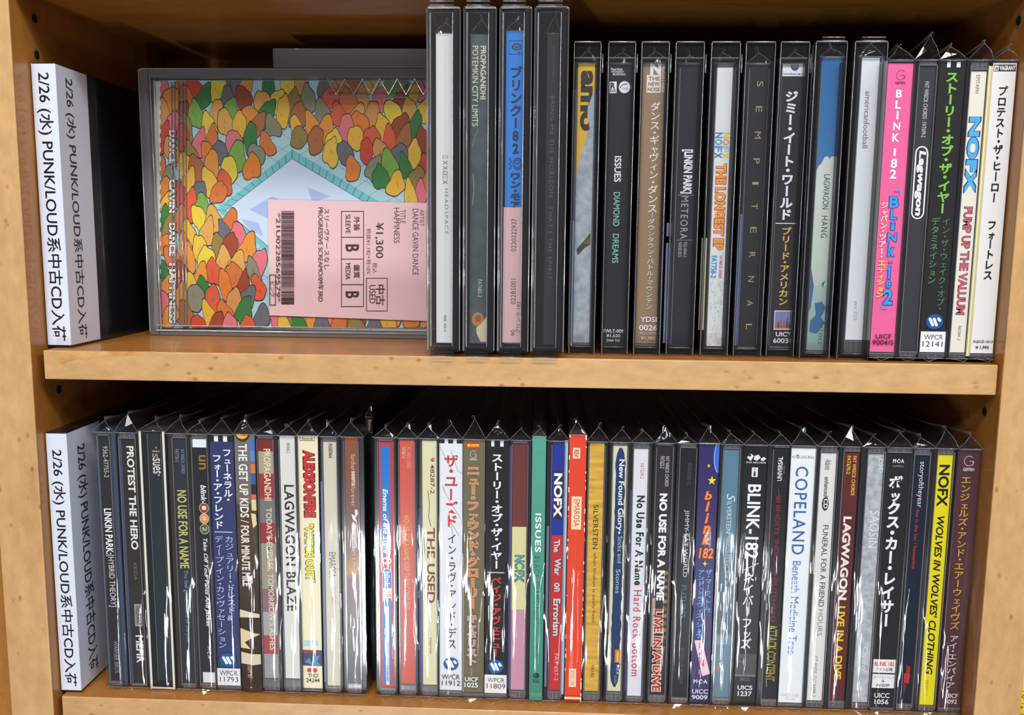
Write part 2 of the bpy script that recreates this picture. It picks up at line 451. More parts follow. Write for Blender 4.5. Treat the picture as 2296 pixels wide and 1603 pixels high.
# ------------------------------------------------------------------ sleeves, cases, spines
def sleeve(parent, x0, x1, y0, y1, z0, z1, hp, seed, bulge=0.9, flap=True, lean=0.0, name='plastic_sleeve'):
    rnd = random.Random(seed)
    b = MB(); NC, NR = 9, 30
    xc = (x0 + x1) / 2; w = (x1 - x0) / 2 + 0.25
    ph = rnd.uniform(0, 6); off = rnd.uniform(-.35, .35); on = rnd.uniform(.42, .66); wd_ = rnd.uniform(.12, .3)
    V = []; F = []
    for j in range(NR + 1):
        t = j / NR; z = z0 + (z1 - z0) * t
        low = max(0.0, min(1.0, (on - t) / wd_)); low = low * low * (3 - 2 * low)
        for i in range(NC + 1):
            a = -1 + 2 * i / NC
            am = min(1, max(-1, a))
            sag = (1 - am * am) * (0.12 + bulge * low * (0.75 + .25 * math.sin(5 * t + ph)))
            sk = off * low * am * (1 - am * am)
            V.append((xc + am * w, y0 - 0.45 - sag - sk + rnd.uniform(-.04, .04) * (0.4 + low), z))
    for j in range(NR):
        for i in range(NC):
            k = j * (NC + 1) + i
            F.append((k, k + 1, k + NC + 2, k + NC + 1))
    b.add(V, F, SLEEVE, True)
    # sides and back
    L, Rr = xc - w, xc + w; yf = y0 - .45
    b.add([(L, yf, z0), (L, y1, z0), (L, y1, z1), (L, yf, z1)], [(0, 3, 2, 1)], SLEEVE)
    b.add([(Rr, yf, z0), (Rr, y1, z0), (Rr, y1, z1), (Rr, yf, z1)], [(0, 1, 2, 3)], SLEEVE)
    if hp:
        hp *= rnd.uniform(.75, 1.35)
        # folded gable over the top with a standing seam running back along the ridge
        ax = xc + lean + rnd.uniform(-.8, .8); ay = y0 + rnd.uniform(1.2, 3); az = z1 + hp
        n = 8; rid = []; kx = rnd.uniform(-.6, .6)
        for i in range(n + 1):
            t = i / n
            rid.append((ax + (xc - ax) * t + kx * math.sin(3 * t) + rnd.uniform(-.35, .35), ay + (y1 - ay) * t, z1 + hp * (1 - .72 * t ** .6) + rnd.uniform(-.25, .25)))
        for sd, X in ((-1, L), (1, Rr)):
            V = []; F = []
            for i in range(n + 1):
                yy = yf + (y1 - yf) * i / n
                V += [(X, yy, z1), ((X * .55 + rid[i][0] * .45), (yy + rid[i][1]) / 2, z1 + (rid[i][2] - z1) * .55 + rnd.uniform(-.35, .35)), rid[i]]
            for i in range(n):
                for q in (0, 1):
                    k = 3 * i + q
                    F.append((k, k + 1, k + 4, k + 3) if sd < 0 else (k, k + 3, k + 4, k + 1))
            b.add(V, F, SLEEVE, True)
        # crumpled front triangle
        mid = (xc + rnd.uniform(-1, 1), y0 - 1.0 - rnd.uniform(0, .9), z1 + hp * .35)
        ml = (L + (ax - L) * .5 + rnd.uniform(-.4, .2), y0 - .1, z1 + hp * .52); mr = (Rr + (ax - Rr) * .5 + rnd.uniform(-.2, .4), y0 - .1, z1 + hp * .52)
        bm_ = (xc + rnd.uniform(-1.5, 1.5), y0 - .7, z1)
        P = [(L, yf, z1), bm_, (Rr, yf, z1), mr, rid[0], ml, mid]
        b.add(P, [(0, 1, 6), (1, 2, 6), (2, 3, 6), (3, 4, 6), (4, 5, 6), (5, 0, 6)], SLEEVE)
        fin = []
        for i, p in enumerate(rid):
            h = 1.5 if i == 0 else 0.7
            fin += [p, (p[0] + rnd.uniform(-.5, .5), p[1], p[2] + h)]
        b.add(fin, [(2 * i, 2 * i + 2, 2 * i + 3, 2 * i + 1) for i in range(n)], SEAM)
        b.tube([P[0], ml, rid[0], mr, P[2]], 0.07, SEAM, 4)
        b.tube([P[0], P[1], P[2]], 0.10, SEAM, 4)
        # folded ear of film standing up at the front of the seam, and a few small creases
        e = rnd.choice((-1, 1)); ew, eh = rnd.uniform(.8, 1.9), rnd.uniform(.8, 2.2)
        E_ = [rid[0], (ax + e * ew * .4, ay - .6, az + eh), (ax + e * ew, ay - .2, az + eh * .7), (ax + e * ew * .9, ay + .2, az - .4 * hp)]
        b.add(E_, [(0, 1, 2, 3)], SLEEVE); b.tube(E_[:3], .06, SEAM, 4)
        for _ in range(5):
            u_, v_ = rnd.uniform(-.6, .6), rnd.uniform(.05, .6)
            cx_, cz_ = xc + u_ * w * (1 - v_), z1 + hp * v_ * (1 - abs(u_) * .5)
            q = [(cx_ + rnd.uniform(-1.1, 1.1), y0 - .9 - rnd.uniform(0, .7), cz_ + rnd.uniform(-.7, .7)) for _k in range(3)]
            b.add(q, [(0, 1, 2)], SLEEVE)
        b.tube([(rid[i][0], rid[i][1], rid[i][2] + .3) for i in range(n + 1)], 0.09, SEAM, 4)
    if flap:
        # bottom flap crushed flat on the shelf in front of the case
        ex = xc + rnd.uniform(-2.5, 2.5); ey = y0 - rnd.uniform(2.4, 4.4)
        P = [(L, yf, z0 + .2)]
        P += [(L + (ex - L) * .35, y0 - 1.9, z0 + rnd.uniform(.2, .9)), (L + (ex - L) * .7, y0 - 2.6, z0 - .4 + rnd.uniform(.1, .7)), (ex, ey, z0 - .7),
              (Rr + (ex - Rr) * .65, y0 - 2.8, z0 - .4 + rnd.uniform(.1, .7)), (Rr + (ex - Rr) * .3, y0 - 1.8, z0 + rnd.uniform(.2, .9)), (Rr, yf, z0 + .2)]
        c1 = (xc - w * .4, y0 - 1.3, z0 + rnd.uniform(.5, 1.4)); c2 = (xc + w * .4, y0 - 1.3, z0 + rnd.uniform(.5, 1.4))
        P += [c1, c2]
        b.add(P, [(0, 1, 7), (1, 2, 7), (2, 3, 7), (3, 8, 7), (3, 4, 8), (4, 5, 8), (5, 6, 8), (6, 0, 7), (6, 7, 8)], SLEEVE)
        b.tube(P[:7], 0.055, SEAM, 4)
    return b.build(name, parent)


ALLX = {}


def disc(label, case, card, base, draw, Y=11.0, z0=ZL + 0.9, H=124.6, kind='jewel', group=None, hp=5.0, seed=1, edge=DARK, strips=(), depth=138.0,
         wrap=True, bulge=0.9, cardmat=None, ztop=None, lean=0.0, flap=True):
    """case, card = (x left at top, x right at top, x left at foot, x right at foot, y top, y foot) in photo pixels"""
    def edges(q, Yq):
        tl, tr, bl, br, yt, yb = q
        return (at(tl, yt, Yq).x + at(bl, yb, Yq).x) / 2, (at(tr, yt, Yq).x + at(br, yb, Yq).x) / 2
    x0, x1 = edges(case, Y); Yc = Y + (0.7 if kind == 'jewel' else 0.0)
    c0, c1 = edges(card, Yc)
    x1 = min(x1, XR - .45) if x0 < XR else x1
    c1 = min(c1, XR - .7) if x0 < XR else c1
    z1 = z0 + H if ztop is None else ztop
    ymid = (card[4] + card[5]) / 2
    xm_t, xm_b = (card[0] + card[1]) / 2, (card[2] + card[3]) / 2

    def zof(v):
        t = (v - card[4]) / (card[5] - card[4])
        return at(xm_t + (xm_b - xm_t) * t, v, Yc).z
    zc0, zc1 = max(zof(card[5]), z0 + .3), min(zof(card[4]), z1 - .3)
    ALLX[label[:40]] = (round(x0, 1), round(x1, 1), Y)
    root = thing('compact_disc', ((x0 + x1) / 2, Y + depth / 2, z0), label, 'CD', group)
    y1 = Y + depth
    b = MB()
    if kind == 'jewel':
        b.box(x0 + .35, x1 - .35, Y + 1.5, y1, z0 + .6, z1 - .6, edge)
        b.build('tray', root)
        b = MB(); b.box(x0, x1, Y, y1 + .3, z0, z1, SHELL, 0.35, 2)
        # moulded ridges of the lid on both sides of the spine and the hinge notches
        for xx in (c0 - .35, c1 + .35):
            if x0 + .3 < xx < x1 - .3: b.box(xx - .16, xx + .16, Y - .12, Y + .3, z0 + 2, z1 - 2, EDGE)
        for zz in (zc1 + .7, zc0 - .7):
            if z0 + .4 < zz < z1 - .4: b.box(c0, c1, Y - .1, Y + .3, zz - .15, zz + .15, EDGE)
        b.tube([(x0 + .4, Y - .02, z1 - .3), (x1 - .4, Y - .02, z1 - .3)], .22, EDGE, 5)
        b.tube([(x0 + .4, Y - .02, z0 + .3), (x1 - .4, Y - .02, z0 + .3)], .22, EDGE, 5)
        b.build('case_shell', root)
        for za, zb_ in ((zc1 + .25, z1 - .7), (z0 + .7, zc0 - .25)):
            b = MB()
            if zb_ - za > .5:
                b.box(c0 - .2, c1 + .2, Yc - .2, Yc + .6, za, zb_, HINGE, .1)
                if zb_ - za > 1.2:
                    for q in (.3, .62): b.box(c0 + (c1 - c0) * q, c0 + (c1 - c0) * (q + .08), Yc - .35, Yc + .2, za + .2, zb_ - .2, EDGE)
                b.build('hinge_end', root)
        b = MB(); b.box(c0, c1, Yc, Yc + .5, zc0, zc1, cardmat or paint(base)); b.build('spine_card', root)
    else:
        if kind == 'digi':
            b.box(x0, x1, Y + .6, y1, z0, z1, paint((58, 52, 50)), 0.3); b.build('card_sleeve', root)  # body kept dark in colour to stand in for the shading on top
            b = MB(); b.box(x0, x1, Y, Y + .6, z0, z1, cardmat or paint(base), 0.25); b.build('spine_card', root)
        else:
            b.box(x0, x1, Y, y1, z0, z1, cardmat or paint(base), 0.4); b.build('case', root)
        Yc = Y
        c0, c1 = edges(card, Y); c1 = min(c1, XR - .5) if x0 < XR else c1
    for (a0, a1, v0, v1, col) in strips:
        b = MB(); b.box(c0 + (c1 - c0) * a0, c0 + (c1 - c0) * a1, Yc - .04, Yc + .4, zof(v1), zof(v0), paint(col)); b.build('booklet_edge', root)
    ink = Ink(lambda a, v, k: Vector((c0 + (c1 - c0) * a, Yc - .05 - .011 * k, max(min(zof(v), z1), z0))))
    draw(ink)
    ink.done('spine_print', root)
    if wrap:
        sleeve(root, x0, x1, Y, y1, z0, z1, hp, seed, bulge, flap, lean)
    return root


WH = (228, 230, 232); BK = (26, 25, 28)
GL = 'CDs standing on the lower shelf'
GU = 'CDs standing on the middle shelf'

# ------------------------------------------------------------------ lower shelf, left to right


def d1(k):
    k.T('9362-47755-2', 1000, 1070, .35, .8, (190, 190, 190)); k.T('LINKIN PARK:', 1140, 1242, .15, .85, (235, 238, 242), .02)
    k.T('[HYBRID THEORY]', 1244, 1360, .15, .85, (205, 210, 215)); k.T('WARNER BROS.', 1437, 1510, .4, .8, (135, 140, 165))


disc('CD with near-black spine and white capitals, touching the paper-labelled divider on the lower shelf', (212, 256, 238, 287, 977, 1535), (224, 247, 247, 271, 978, 1525),
     (40, 37, 36), d1, group=GL, seed=1, edge=paint((62, 76, 96), .25, .3), hp=4)


def d2(k):
    k.T('PROTEST THE HERO', 1000, 1232, .4, .88, (222, 222, 212), .03); k.T('KEZIA', 1262, 1300, .5, .7, (110, 108, 104))
    k.B(1354, 1404, .4, .9, (140, 140, 136)); k.T('VAGRANT', 1357, 1401, .48, .84, (40, 38, 38), .01)
    k.T('MEFIR', 1424, 1486, .4, .9, (214, 216, 220), .03)
    for i in range(14): k.LN([(.42 + .03 * (i % 9), 1002 + i * 17), (.8 - .02 * (i % 5), 1006 + i * 17)], .8, (40, 37, 36))


disc('CD with dark spine, distressed off-white block capitals, left of the white-edged slipcase', (257, 306, 288, 339, 980, 1537), (268, 301, 297, 331, 985, 1530),
     (44, 40, 38), d2, group=GL, seed=2, hp=6, strips=((-.1, .08, 985, 1530, (70, 76, 110)),))


def d3(k):
    k.B(957, 1545, 0, 1, (26, 28, 31))
    for a0, a1, v0, v1 in ((0, .09, 957, 1545), (.91, 1, 957, 1545), (0, 1, 957, 961), (0, 1, 1540, 1545)): k.B(v0, v1, a0, a1, (214, 210, 198))
    k.B(972, 1525, .36, .8, (38, 44, 50)); k.B(972, 1525, .32, .345, (95, 98, 102)); k.B(972, 1525, .84, .86, (95, 98, 102))
    k.T('·is', 1001, 1027, .5, .8, (150, 135, 100), .01); k.T('sues·', 1027, 1066, .5, .8, (200, 198, 190), .01)


disc('black slipcased CD outlined by a thin white border', (308, 364, 340, 397, 957, 1545), (308, 364, 340, 397, 957, 1545), (26, 28, 31), d3, group=GL, seed=3, kind='digi', hp=4, H=125.4)


def d4(k):
    k.T('FAT WRECK CHORDS', 1007, 1062, .55, .82, (125, 145, 165)); k.T('FAT730-2', 1007, 1036, .1, .38, (140, 150, 160))
    k.T('NO USE FOR A NAME', 1099, 1274, .12, .86, (196, 188, 98), .02); k.T('The feel good record of the year', 1278, 1442, .3, .75, (126, 138, 154))


disc('CD with slate spine and dull yellow capitals, right of the white-edged slipcase', (366, 419, 399, 449, 978, 1537), (388, 416, 412, 440, 984, 1530),
     (40, 44, 52), d4, group=GL, seed=4, edge=paint((52, 46, 44), .25, .3))


def d5(k):
    k.B(984, 1003, 0, .97, WH); k.B(1507, 1530, .1, 1, (212, 214, 216))
    k.T('un', 1020, 1052, .4, .9, (150, 120, 42), .01)
    k.T('blink-', 1087, 1128, .45, .85, WH, .02, .25)
    for v, c, t in ((1127, (140, 48, 42), '1'), (1150.5, (222, 140, 62), '8'), (1174, (62, 96, 58), '2')):
        k.E(v, v + 23.5, .3, .98, (205, 200, 185)); k.E(v + 1.2, v + 22.3, .335, .945, c); k.T(t, v + 7, v + 16, .5, .8, (225, 215, 190))
    k.T('Take Off Your Pants And Jacket', 1206, 1404, .42, .8, WH, .015, .2); k.T('MCA', 1449, 1476, .5, .8, (190, 192, 196), .01, sp=1.5)


disc('CD with black spine carrying three coloured number discs and small white squares', (418, 465, 441, 489, 980, 1540), (429, 461, 455, 485, 984, 1530),
     (30, 32, 35), d5, group=GL, seed=5, edge=paint((50, 46, 42), .25, .3))


def d6(k):
    k.B(977, 990, 0, 1, BK); k.B(977, 990, .2, .37, WH); k.B(977, 990, .58, .75, WH)
    k.J('フューネラル・', 1005, 1125, .52, .92, (230, 232, 240), .025); k.J('フォー・ア・フレンド', 1018, 1186, .08, .5, (230, 232, 240), .025)
    k.B(1191.5, 1193.5, .1, .85, (200, 208, 235))
    k.J('カジュアリー・ドレスド&', 1200, 1392, .5, .9, (190, 200, 236)); k.J('ディープ・イン・カンヴァセーション', 1200, 1453, .06, .46, (190, 200, 236))
    k.W(1463, 1494, .13, .85); k.B(1497, 1535, 0, 1, (224, 224, 226)); k.H('WPCR', 1502, 1513, .1, .88, BK); k.H('11793', 1516, 1527, .1, .9, BK)


disc('CD with navy Japanese wrap strip, white label at its foot', (466, 521, 491, 544, 965, 1547), (466.5, 520, 492, 543, 977, 1535), (46, 53, 100), d6, group=GL, seed=6, hp=6)


def d7(k):
    k.G(955, 1130, (112, 110, 112), (105, 98, 94)); k.G(1130, 1540, (78, 66, 54), (50, 34, 24))
    for i, (v, c) in enumerate(((985, (60, 110, 180)), (1010, (80, 130, 190)), (1040, (205, 120, 40)), (1060, (50, 90, 150)), (1085, (40, 38, 48)), (1108, (215, 100, 50)), (1120, (215, 200, 150)))):
        k.B(v, v + 24, .76, 1, c)
    k.E(955, 990, .05, .78, (60, 42, 26)); k.E(956, 984, .08, .7, (230, 170, 60)); k.E(960, 978, .3, .7, (196, 112, 40))
    k.poly([(.72, 1150), (.95, 1152), (1, 1175), (.8, 1184)], (222, 200, 140))
    k.poly([(0, 1366), (.5, 1372), (1, 1376), (1, 1384), (0, 1384)], (214, 200, 170)); k.poly([(0, 1408), (.6, 1418), (1, 1421), (.5, 1432), (.2, 1440), (.5, 1455), (0, 1452)], (216, 196, 155))
    k.poly([(0, 1461), (.5, 1466), (1, 1466), (1, 1488), (.6, 1491), (0, 1487)], (210, 196, 168))
    k.T('THE GET UP KIDS', 995, 1160, .18, .62, (232, 226, 214), .02); k.T('/', 1165, 1172, .2, .6, (225, 215, 200)); k.T('FOUR MINUTE MILE', 1178, 1314, .18, .6, (226, 216, 200), .03)
    k.T('DGHT 007', 1492, 1520, .3, .55, (190, 170, 140))


disc('cardboard CD sleeve with grey and brown painted spine and a gold globe shape on top', (521, 567, 547, 590, 955, 1540), (521, 567, 547, 590, 955, 1540), (60, 46, 36), d7, group=GL, seed=7, kind='digi', hp=7, H=124.8)


def d8(k):
    for v0, v1, c in ((984, 1012, (122, 32, 36)), (1012, 1062, (164, 154, 126)), (1062, 1118, (156, 44, 46)), (1118, 1172, (110, 112, 108)), (1172, 1218, (150, 38, 42)), (1218, 1320, (152, 144, 122)),
                      (1320, 1372, (140, 96, 104)), (1372, 1424, (160, 158, 154)), (1424, 1466, (162, 62, 62)), (1466, 1520, (148, 150, 150))): k.B(v0, v1, 0, 1, c)
    k.T('PROPAGANDHI', 1006, 1122, .35, .82, (226, 214, 178), .02); k.T("TODAY'S EMPIRES, TOMORROW'S ASHES", 1138, 1457, .35, .82, (206, 202, 182), .02); k.T('FAT633-2', 1474, 1510, .4, .7, (175, 175, 172))


disc('CD whose spine alternates dark red and grey-beige blocks under cream capitals', (566, 612, 592, 643, 975, 1540), (574, 608, 598, 629, 984, 1520), (150, 145, 130), d8, group=GL, seed=8)


def d9(k): k.T('FAT642-2', 993, 1015, .45, .7, (70, 70, 70)); k.T('LAGWAGON BLAZE', 1087, 1370, .22, .88, (25, 25, 25), .02, sp=1.1)


disc('CD with off-white spine and wide-spaced black capitals, left of the cream-and-red one', (613, 661, 644, 686, 972, 1537), (623, 656, 644, 677, 977, 1521), (215, 215, 208), d9, group=GL, seed=9)


def d10(k):
    for q in ((971, 972.2, .1, .86), (987, 988.2, .1, .86), (971, 988, .1, .125), (971, 988, .84, .86)): k.B(*q, (90, 80, 60))
    k.H('Imperial', 973, 979, .2, .78, (70, 62, 48), 0, .3); k.H('Records', 980, 986, .2, .76, (70, 62, 48), 0, .3)
    k.T('ALEXISONFIRE', 1009, 1160, .27, .8, (205, 38, 38), .05, ol=(60, 20, 20), ow=.045)
    k.T('"WATCH OUT!"', 1174, 1305, .27, .7, (238, 218, 30), .04, ol=(30, 28, 22), ow=.045)
    k.B(1436, 1448, .08, .82, (172, 202, 216)); k.O(1437, 1447, .42, .62, (200, 60, 60), .1); k.B(1457, 1492, 0, 1, (34, 48, 78)); k.B(1457, 1464, 0, .8, (132, 34, 44))
    k.poly([(.1, 1484), (.35, 1474), (.45, 1486), (.6, 1472), (.9, 1468), (.75, 1482), (.95, 1490), (.5, 1491)], (62, 130, 190))
    for a in (.22, .52): k.E(1497, 1507, a, a + .22, (200, 36, 36))
    k.H('TECI', 1510, 1518, .26, .78, (50, 46, 40), .01); k.H('24244', 1520, 1529, .16, .86, (50, 46, 40), .01)


disc('CD with cream wrap strip, fat red letters and yellow letters outlined black', (663, 709, 683, 727, 957, 1545), (663.5, 708.5, 683.5, 726.5, 959, 1543), (231, 224, 186), d10, group=GL, seed=10, hp=5, H=124.8)


def d11(k): k.T('RISE066', 995, 1027, .42, .72, (84, 70, 58), .02); k.T('EMAROSA', 1238, 1294, .3, .82, (84, 78, 68)); k.T('RELATIVITY', 1317, 1356, .4, .76, (200, 142, 126), .02)


disc('CD with nearly bare beige spine, faint grey and pale red lettering', (712, 756, 728, 774, 977, 1545), (723, 751, 736, 765, 990, 1537), (204, 198, 178), d11, group=GL, seed=11, strips=((-.25, -.1, 1080, 1530, (96, 116, 160)),))


def d12(k):
    k.G(980, 1150, (136, 76, 46), (118, 78, 66)); k.G(1150, 1240, (116, 82, 72), (122, 98, 96)); k.G(1240, 1285, (140, 98, 70), (190, 132, 50)); k.G(1285, 1300, (170, 122, 70), (112, 94, 92)); k.G(1300, 1530, (112, 94, 94), (84, 84, 90))
    k.T('further', 1018, 1055, .45, .82, (205, 176, 156)); k.T('seems', 1056, 1089, .48, .76, (225, 205, 190), .025); k.T('forever', 1090, 1135, .45, .8, (200, 172, 156))
    k.poly([(.45, 1152), (.7, 1156), (.85, 1170), (.55, 1164)], WH); k.poly([(.9, 1141), (.95, 1152), (.75, 1160), (.72, 1150)], WH); k.poly([(.72, 1141), (.85, 1143), (.7, 1150)], WH)
    k.T('how to start a fire', 1177, 1277, .5, .78, (196, 180, 174))


disc('CD with copper-brown spine fading to grey, small white leaf mark', (757, 816, 774, 822, 972, 1548), (769, 798, 785, 813, 980, 1530), (120, 84, 66), d12, group=GL, seed=12)


def d13(k):
    k.T('lime', 943, 968, .45, .8, (206, 176, 120), .02)
    for q in ((941, 942, .36, .96), (969, 970, .36, .96), (941, 970, .36, .4)): k.B(*q, (206, 176, 120))


disc('thin black case pushed back in a dark gap, tiny gold boxed letters at its top', (819, 838, 828, 838, 925, 1528), (819, 838, 828, 838, 925, 1528), (24, 26, 32), d13, Y=25.6, group=GL, seed=13, kind='box', hp=3, H=131, depth=124, wrap=True, flap=False, bulge=.2)


def d14(k):
    BL = (0, 112, 196)
    k.B(1000, 1243, .14, .8, BL); k.T('Enema of the State', 1096, 1240, .27, .62, (235, 240, 245), .02, .22)
    k.E(1248, 1266, .18, .86, (222, 190, 180)); k.B(1254, 1260, .3, .48, (150, 60, 50)); k.B(1254, 1260, .56, .74, (150, 60, 50))
    k.E(1273, 1300, .18, .86, (180, 205, 225)); k.B(1286, 1352, .18, .86, (180, 205, 225)); k.E(1275, 1302, .22, .82, BL); k.B(1288, 1318, .22, .82, BL); k.B(1318, 1350, .22, .82, (222, 214, 206))
    k.T('blink', 1281, 1315, .32, .72, (235, 240, 245), .01); k.T('-182-', 1318, 1352, .27, .8, (196, 48, 48))
    k.E(1340, 1362, .22, .86, BL); k.B(1353, 1533, .16, .82, BL); k.B(1359, 1535, .38, .62, (214, 214, 206))
    for v0, v1 in ((1430, 1448), (1450, 1469), (1473, 1488), (1490, 1502), (1504, 1514), (1516, 1526)): k.T('IIIIIII', v0, v1, .43, .57, (190, 70, 62), .02)


disc('CD with red spine holding a bright blue stripe with white italic lettering', (834, 884, 845, 896, 979, 1552), (846, 880, 857, 886, 990, 1540), (192, 46, 48), d14, group=GL, seed=14, strips=((-.14, -.02, 990, 1535, (40, 44, 96)),))


def d15(k):
    k.T('FAT WRECK CHORDS', 1003, 1050, .5, .74, (226, 160, 142)); k.T('FAT651-2', 1003, 1027, .18, .4, (232, 190, 170), .01)
    k.T('NO USE FOR A NAME', 1156, 1256, .25, .62, (222, 182, 74)); k.T('KEEP THEM CONFUSED', 1260, 1367, .27, .64, (226, 156, 138))


disc('CD with plain coral red spine and thin yellow lettering', (885, 936, 897, 940, 976, 1546), (893, 926, 902, 934, 987, 1533), (200, 84, 68), d15, group=GL, seed=15, hp=5)


def d16(k):
    k.T('9 48287-2', 1026, 1107, .56, .86, (92, 60, 40), .01); k.T('THE USED', 1183, 1352, .32, .88, (120, 36, 36), .02); k.T('reprise', 1430, 1465, .42, .66, (134, 56, 44))
    k.LN([(.4, 1100), (.5, 1130), (.45, 1160), (.6, 1180)], 1.2, (60, 60, 50)); k.LN([(.1, 1205), (.14, 1235), (.05, 1260)], 1.2, (70, 70, 60)); k.LN([(.2, 1300), (.1, 1320)], 1, (70, 60, 50))


disc('CD with pale yellow-green spine and dark maroon capitals', (935, 982, 940, 988, 977, 1547), (944, 975, 951, 983, 988, 1535), (215, 212, 170), d16, group=GL, seed=16, strips=((-.25, -.03, 1140, 1530, (64, 64, 138)),))


def d17(k):
    k.B(984, 994, 0, 1, BK); k.B(984, 994, .23, .38, WH); k.B(984, 994, .6, .75, WH)
    for P in (((.02, 1000), (.3, 1030), (.6, 1060)), ((.5, 1010), (.8, 1055), (1, 1062)), ((.2, 1100), (.15, 1090), (.3, 1110), (.9, 1160)), ((.5, 1170), (.85, 1200)), ((.4, 1150), (.6, 1200))): k.LN(P, .9, (150, 156, 164))
    k.J('ザ・ユーズド', 1018, 1182, .2, .82, (200, 44, 34), .02); k.J('イン・ラヴ・アンド・デス', 1195, 1455, .34, .76, (32, 32, 36))
    k.W(1473, 1502, .18, .85); k.H('WPCR', 1511, 1522, .1, .9, BK); k.H('11912', 1525, 1536, .1, .92, BK)


disc('CD with white Japanese wrap strip, large red then black characters, checks at the top', (982, 1035, 987, 1039, 976, 1560), (983, 1034.5, 987.5, 1038.5, 984, 1547), (222, 225, 230), d17, group=GL, seed=17, hp=6)


def d18(k):
    k.B(992, 1005, .12, .76, (204, 46, 22)); k.poly([(.16, 998.5), (.28, 994), (.28, 996), (.72, 996), (.72, 1001.5), (.28, 1001.5), (.28, 1003)], (238, 206, 40)); k.H('drive-thru', 997, 1001, .3, .7, (120, 40, 20), .01)
    k.O(1010, 1027, .32, .62, (214, 208, 196), .05, t0=.12, t1=.98); k.LN([(.47, 1018), (.6, 1018), (.58, 1026)], 1, (214, 208, 196)); k.H('GEFFEN', 1028, 1032, .3, .64, (220, 214, 204), .02)
    k.J('ニュー・ファウンド・グローリー', 1044, 1365, .2, .74, (235, 142, 98), .02, ol=(238, 214, 160), ow=.075)
    k.J('ニュー・ファウンド・グローリー', 1044, 1365, .2, .74, (235, 142, 98), .012, ol=(96, 30, 10), ow=.035)
    k.J('キャタリスト', 1375, 1490, .2, .68, (172, 120, 112), .02, ol=(226, 196, 186), ow=.05)
    k.H('UICF', 1516, 1526, .12, .74, WH, .02); k.H('1025', 1528, 1539, .1, .74, WH, .02)


disc('CD with olive brown wrap strip and orange outlined Japanese characters', (1035, 1086, 1039, 1087, 977, 1563), (1035.5, 1085.5, 1040, 1086.5, 985, 1552), (106, 99, 73), d18, group=GL, seed=18, hp=7, strips=((-.01, .05, 1250, 1552, (150, 150, 156)),))


def d19(k):
    k.B(988, 1001, .23, .36, WH); k.B(988, 1001, .62, .77, WH)
    k.J('ストーリー・オブ・ザ・イヤー', 1016, 1276, .24, .76, (232, 234, 238), .03); k.B(1282, 1284.5, .1, .85, (190, 190, 192)); k.J('ペイジ・アヴェニュー', 1291, 1472, .26, .74, (200, 60, 48), .03)
    k.W(1478, 1509, .16, .86); k.B(1512, 1553, 0, 1, (230, 228, 226)); k.H('WPCR', 1519, 1529, .14, .9, BK); k.H('11809', 1532, 1543, .1, .94, BK)


disc('CD with black wrap strip, white then red Japanese characters', (1087, 1139, 1088, 1139, 979, 1566), (1087.5, 1138.5, 1088.5, 1138.5, 988, 1553), (18, 17, 19), d19, group=GL, seed=19, hp=6)


def d20(k):
    k.B(995, 1181, 0, 1, (106, 46, 43)); k.B(1181, 1366, 0, 1, (212, 208, 150)); k.B(1366, 1546, 0, 1, (196, 142, 162))
    k.T('NOFX', 1244, 1306, .25, .85, (88, 156, 160), .03, ol=(50, 70, 66), ow=.035); k.E(1264, 1278, .42, .68, (214, 206, 120))


disc('CD whose spine is three blocks: maroon, pale yellow and pink', (1140, 1190, 1139, 1189, 984, 1560), (1147, 1179, 1148, 1179, 995, 1546), (150, 120, 110), d20, group=GL, seed=20, strips=((-.26, -.03, 1000, 1545, (66, 64, 118)),))


def d21(k):
    k.G(965, 1553, (82, 158, 138), (66, 134, 116)); k.T('ISSUES', 1151, 1238, .3, .72, (236, 244, 240), .02, sp=1.1)
    k.T('BLACK DIAMONDS', 1247, 1390, .28, .66, (36, 96, 82), 0, sp=1.3); k.T('RISE 185', 1442, 1472, .4, .62, (40, 100, 84))
    k.E(1508, 1521, .28, .76, (28, 60, 54)); k.H('RISE', 1523, 1531, .28, .74, (28, 60, 54), .02)


disc('slim green cardboard CD sleeve with white capitals', (1191, 1223, 1189, 1218, 964, 1555), (1191, 1223, 1189, 1218, 965, 1553), (74, 146, 128), d21, group=GL, seed=21, kind='digi', hp=4, H=126.5)


def d22(k):
    k.B(993, 1200, 0, 1, (26, 46, 146)); k.B(1200, 1547, 0, 1, (190, 42, 44)); k.B(1057, 1166, .18, .92, (44, 38, 50))
    k.T('NOFX', 1061, 1160, .15, .86, (236, 236, 240), .04); k.T('The', 1209, 1238, .2, .75, (212, 206, 206), .03, -.2, ol=(40, 30, 34)); k.T('War', 1252, 1290, .3, .86, (212, 206, 206), .03, ol=(40, 30, 34))
    k.T('on', 1306, 1326, .3, .8, (212, 206, 206), .03, ol=(40, 30, 34)); k.T('Errorism', 1342, 1425, .25, .88, (212, 206, 206), .03, ol=(40, 30, 34)); k.T('FAT 657-2', 1465, 1525, .45, .78, (226, 176, 176))


disc('CD with spine blue above and red below, white capitals on a black block', (1224, 1273.5, 1219, 1268, 978, 1562), (1238, 1264, 1232, 1258, 993, 1547), (120, 40, 60), d22, group=GL, seed=22,
     strips=((1.02, 1.3, 987, 1556, (166, 196, 214)), (-.4, -.2, 1180, 1540, (112, 112, 142))))


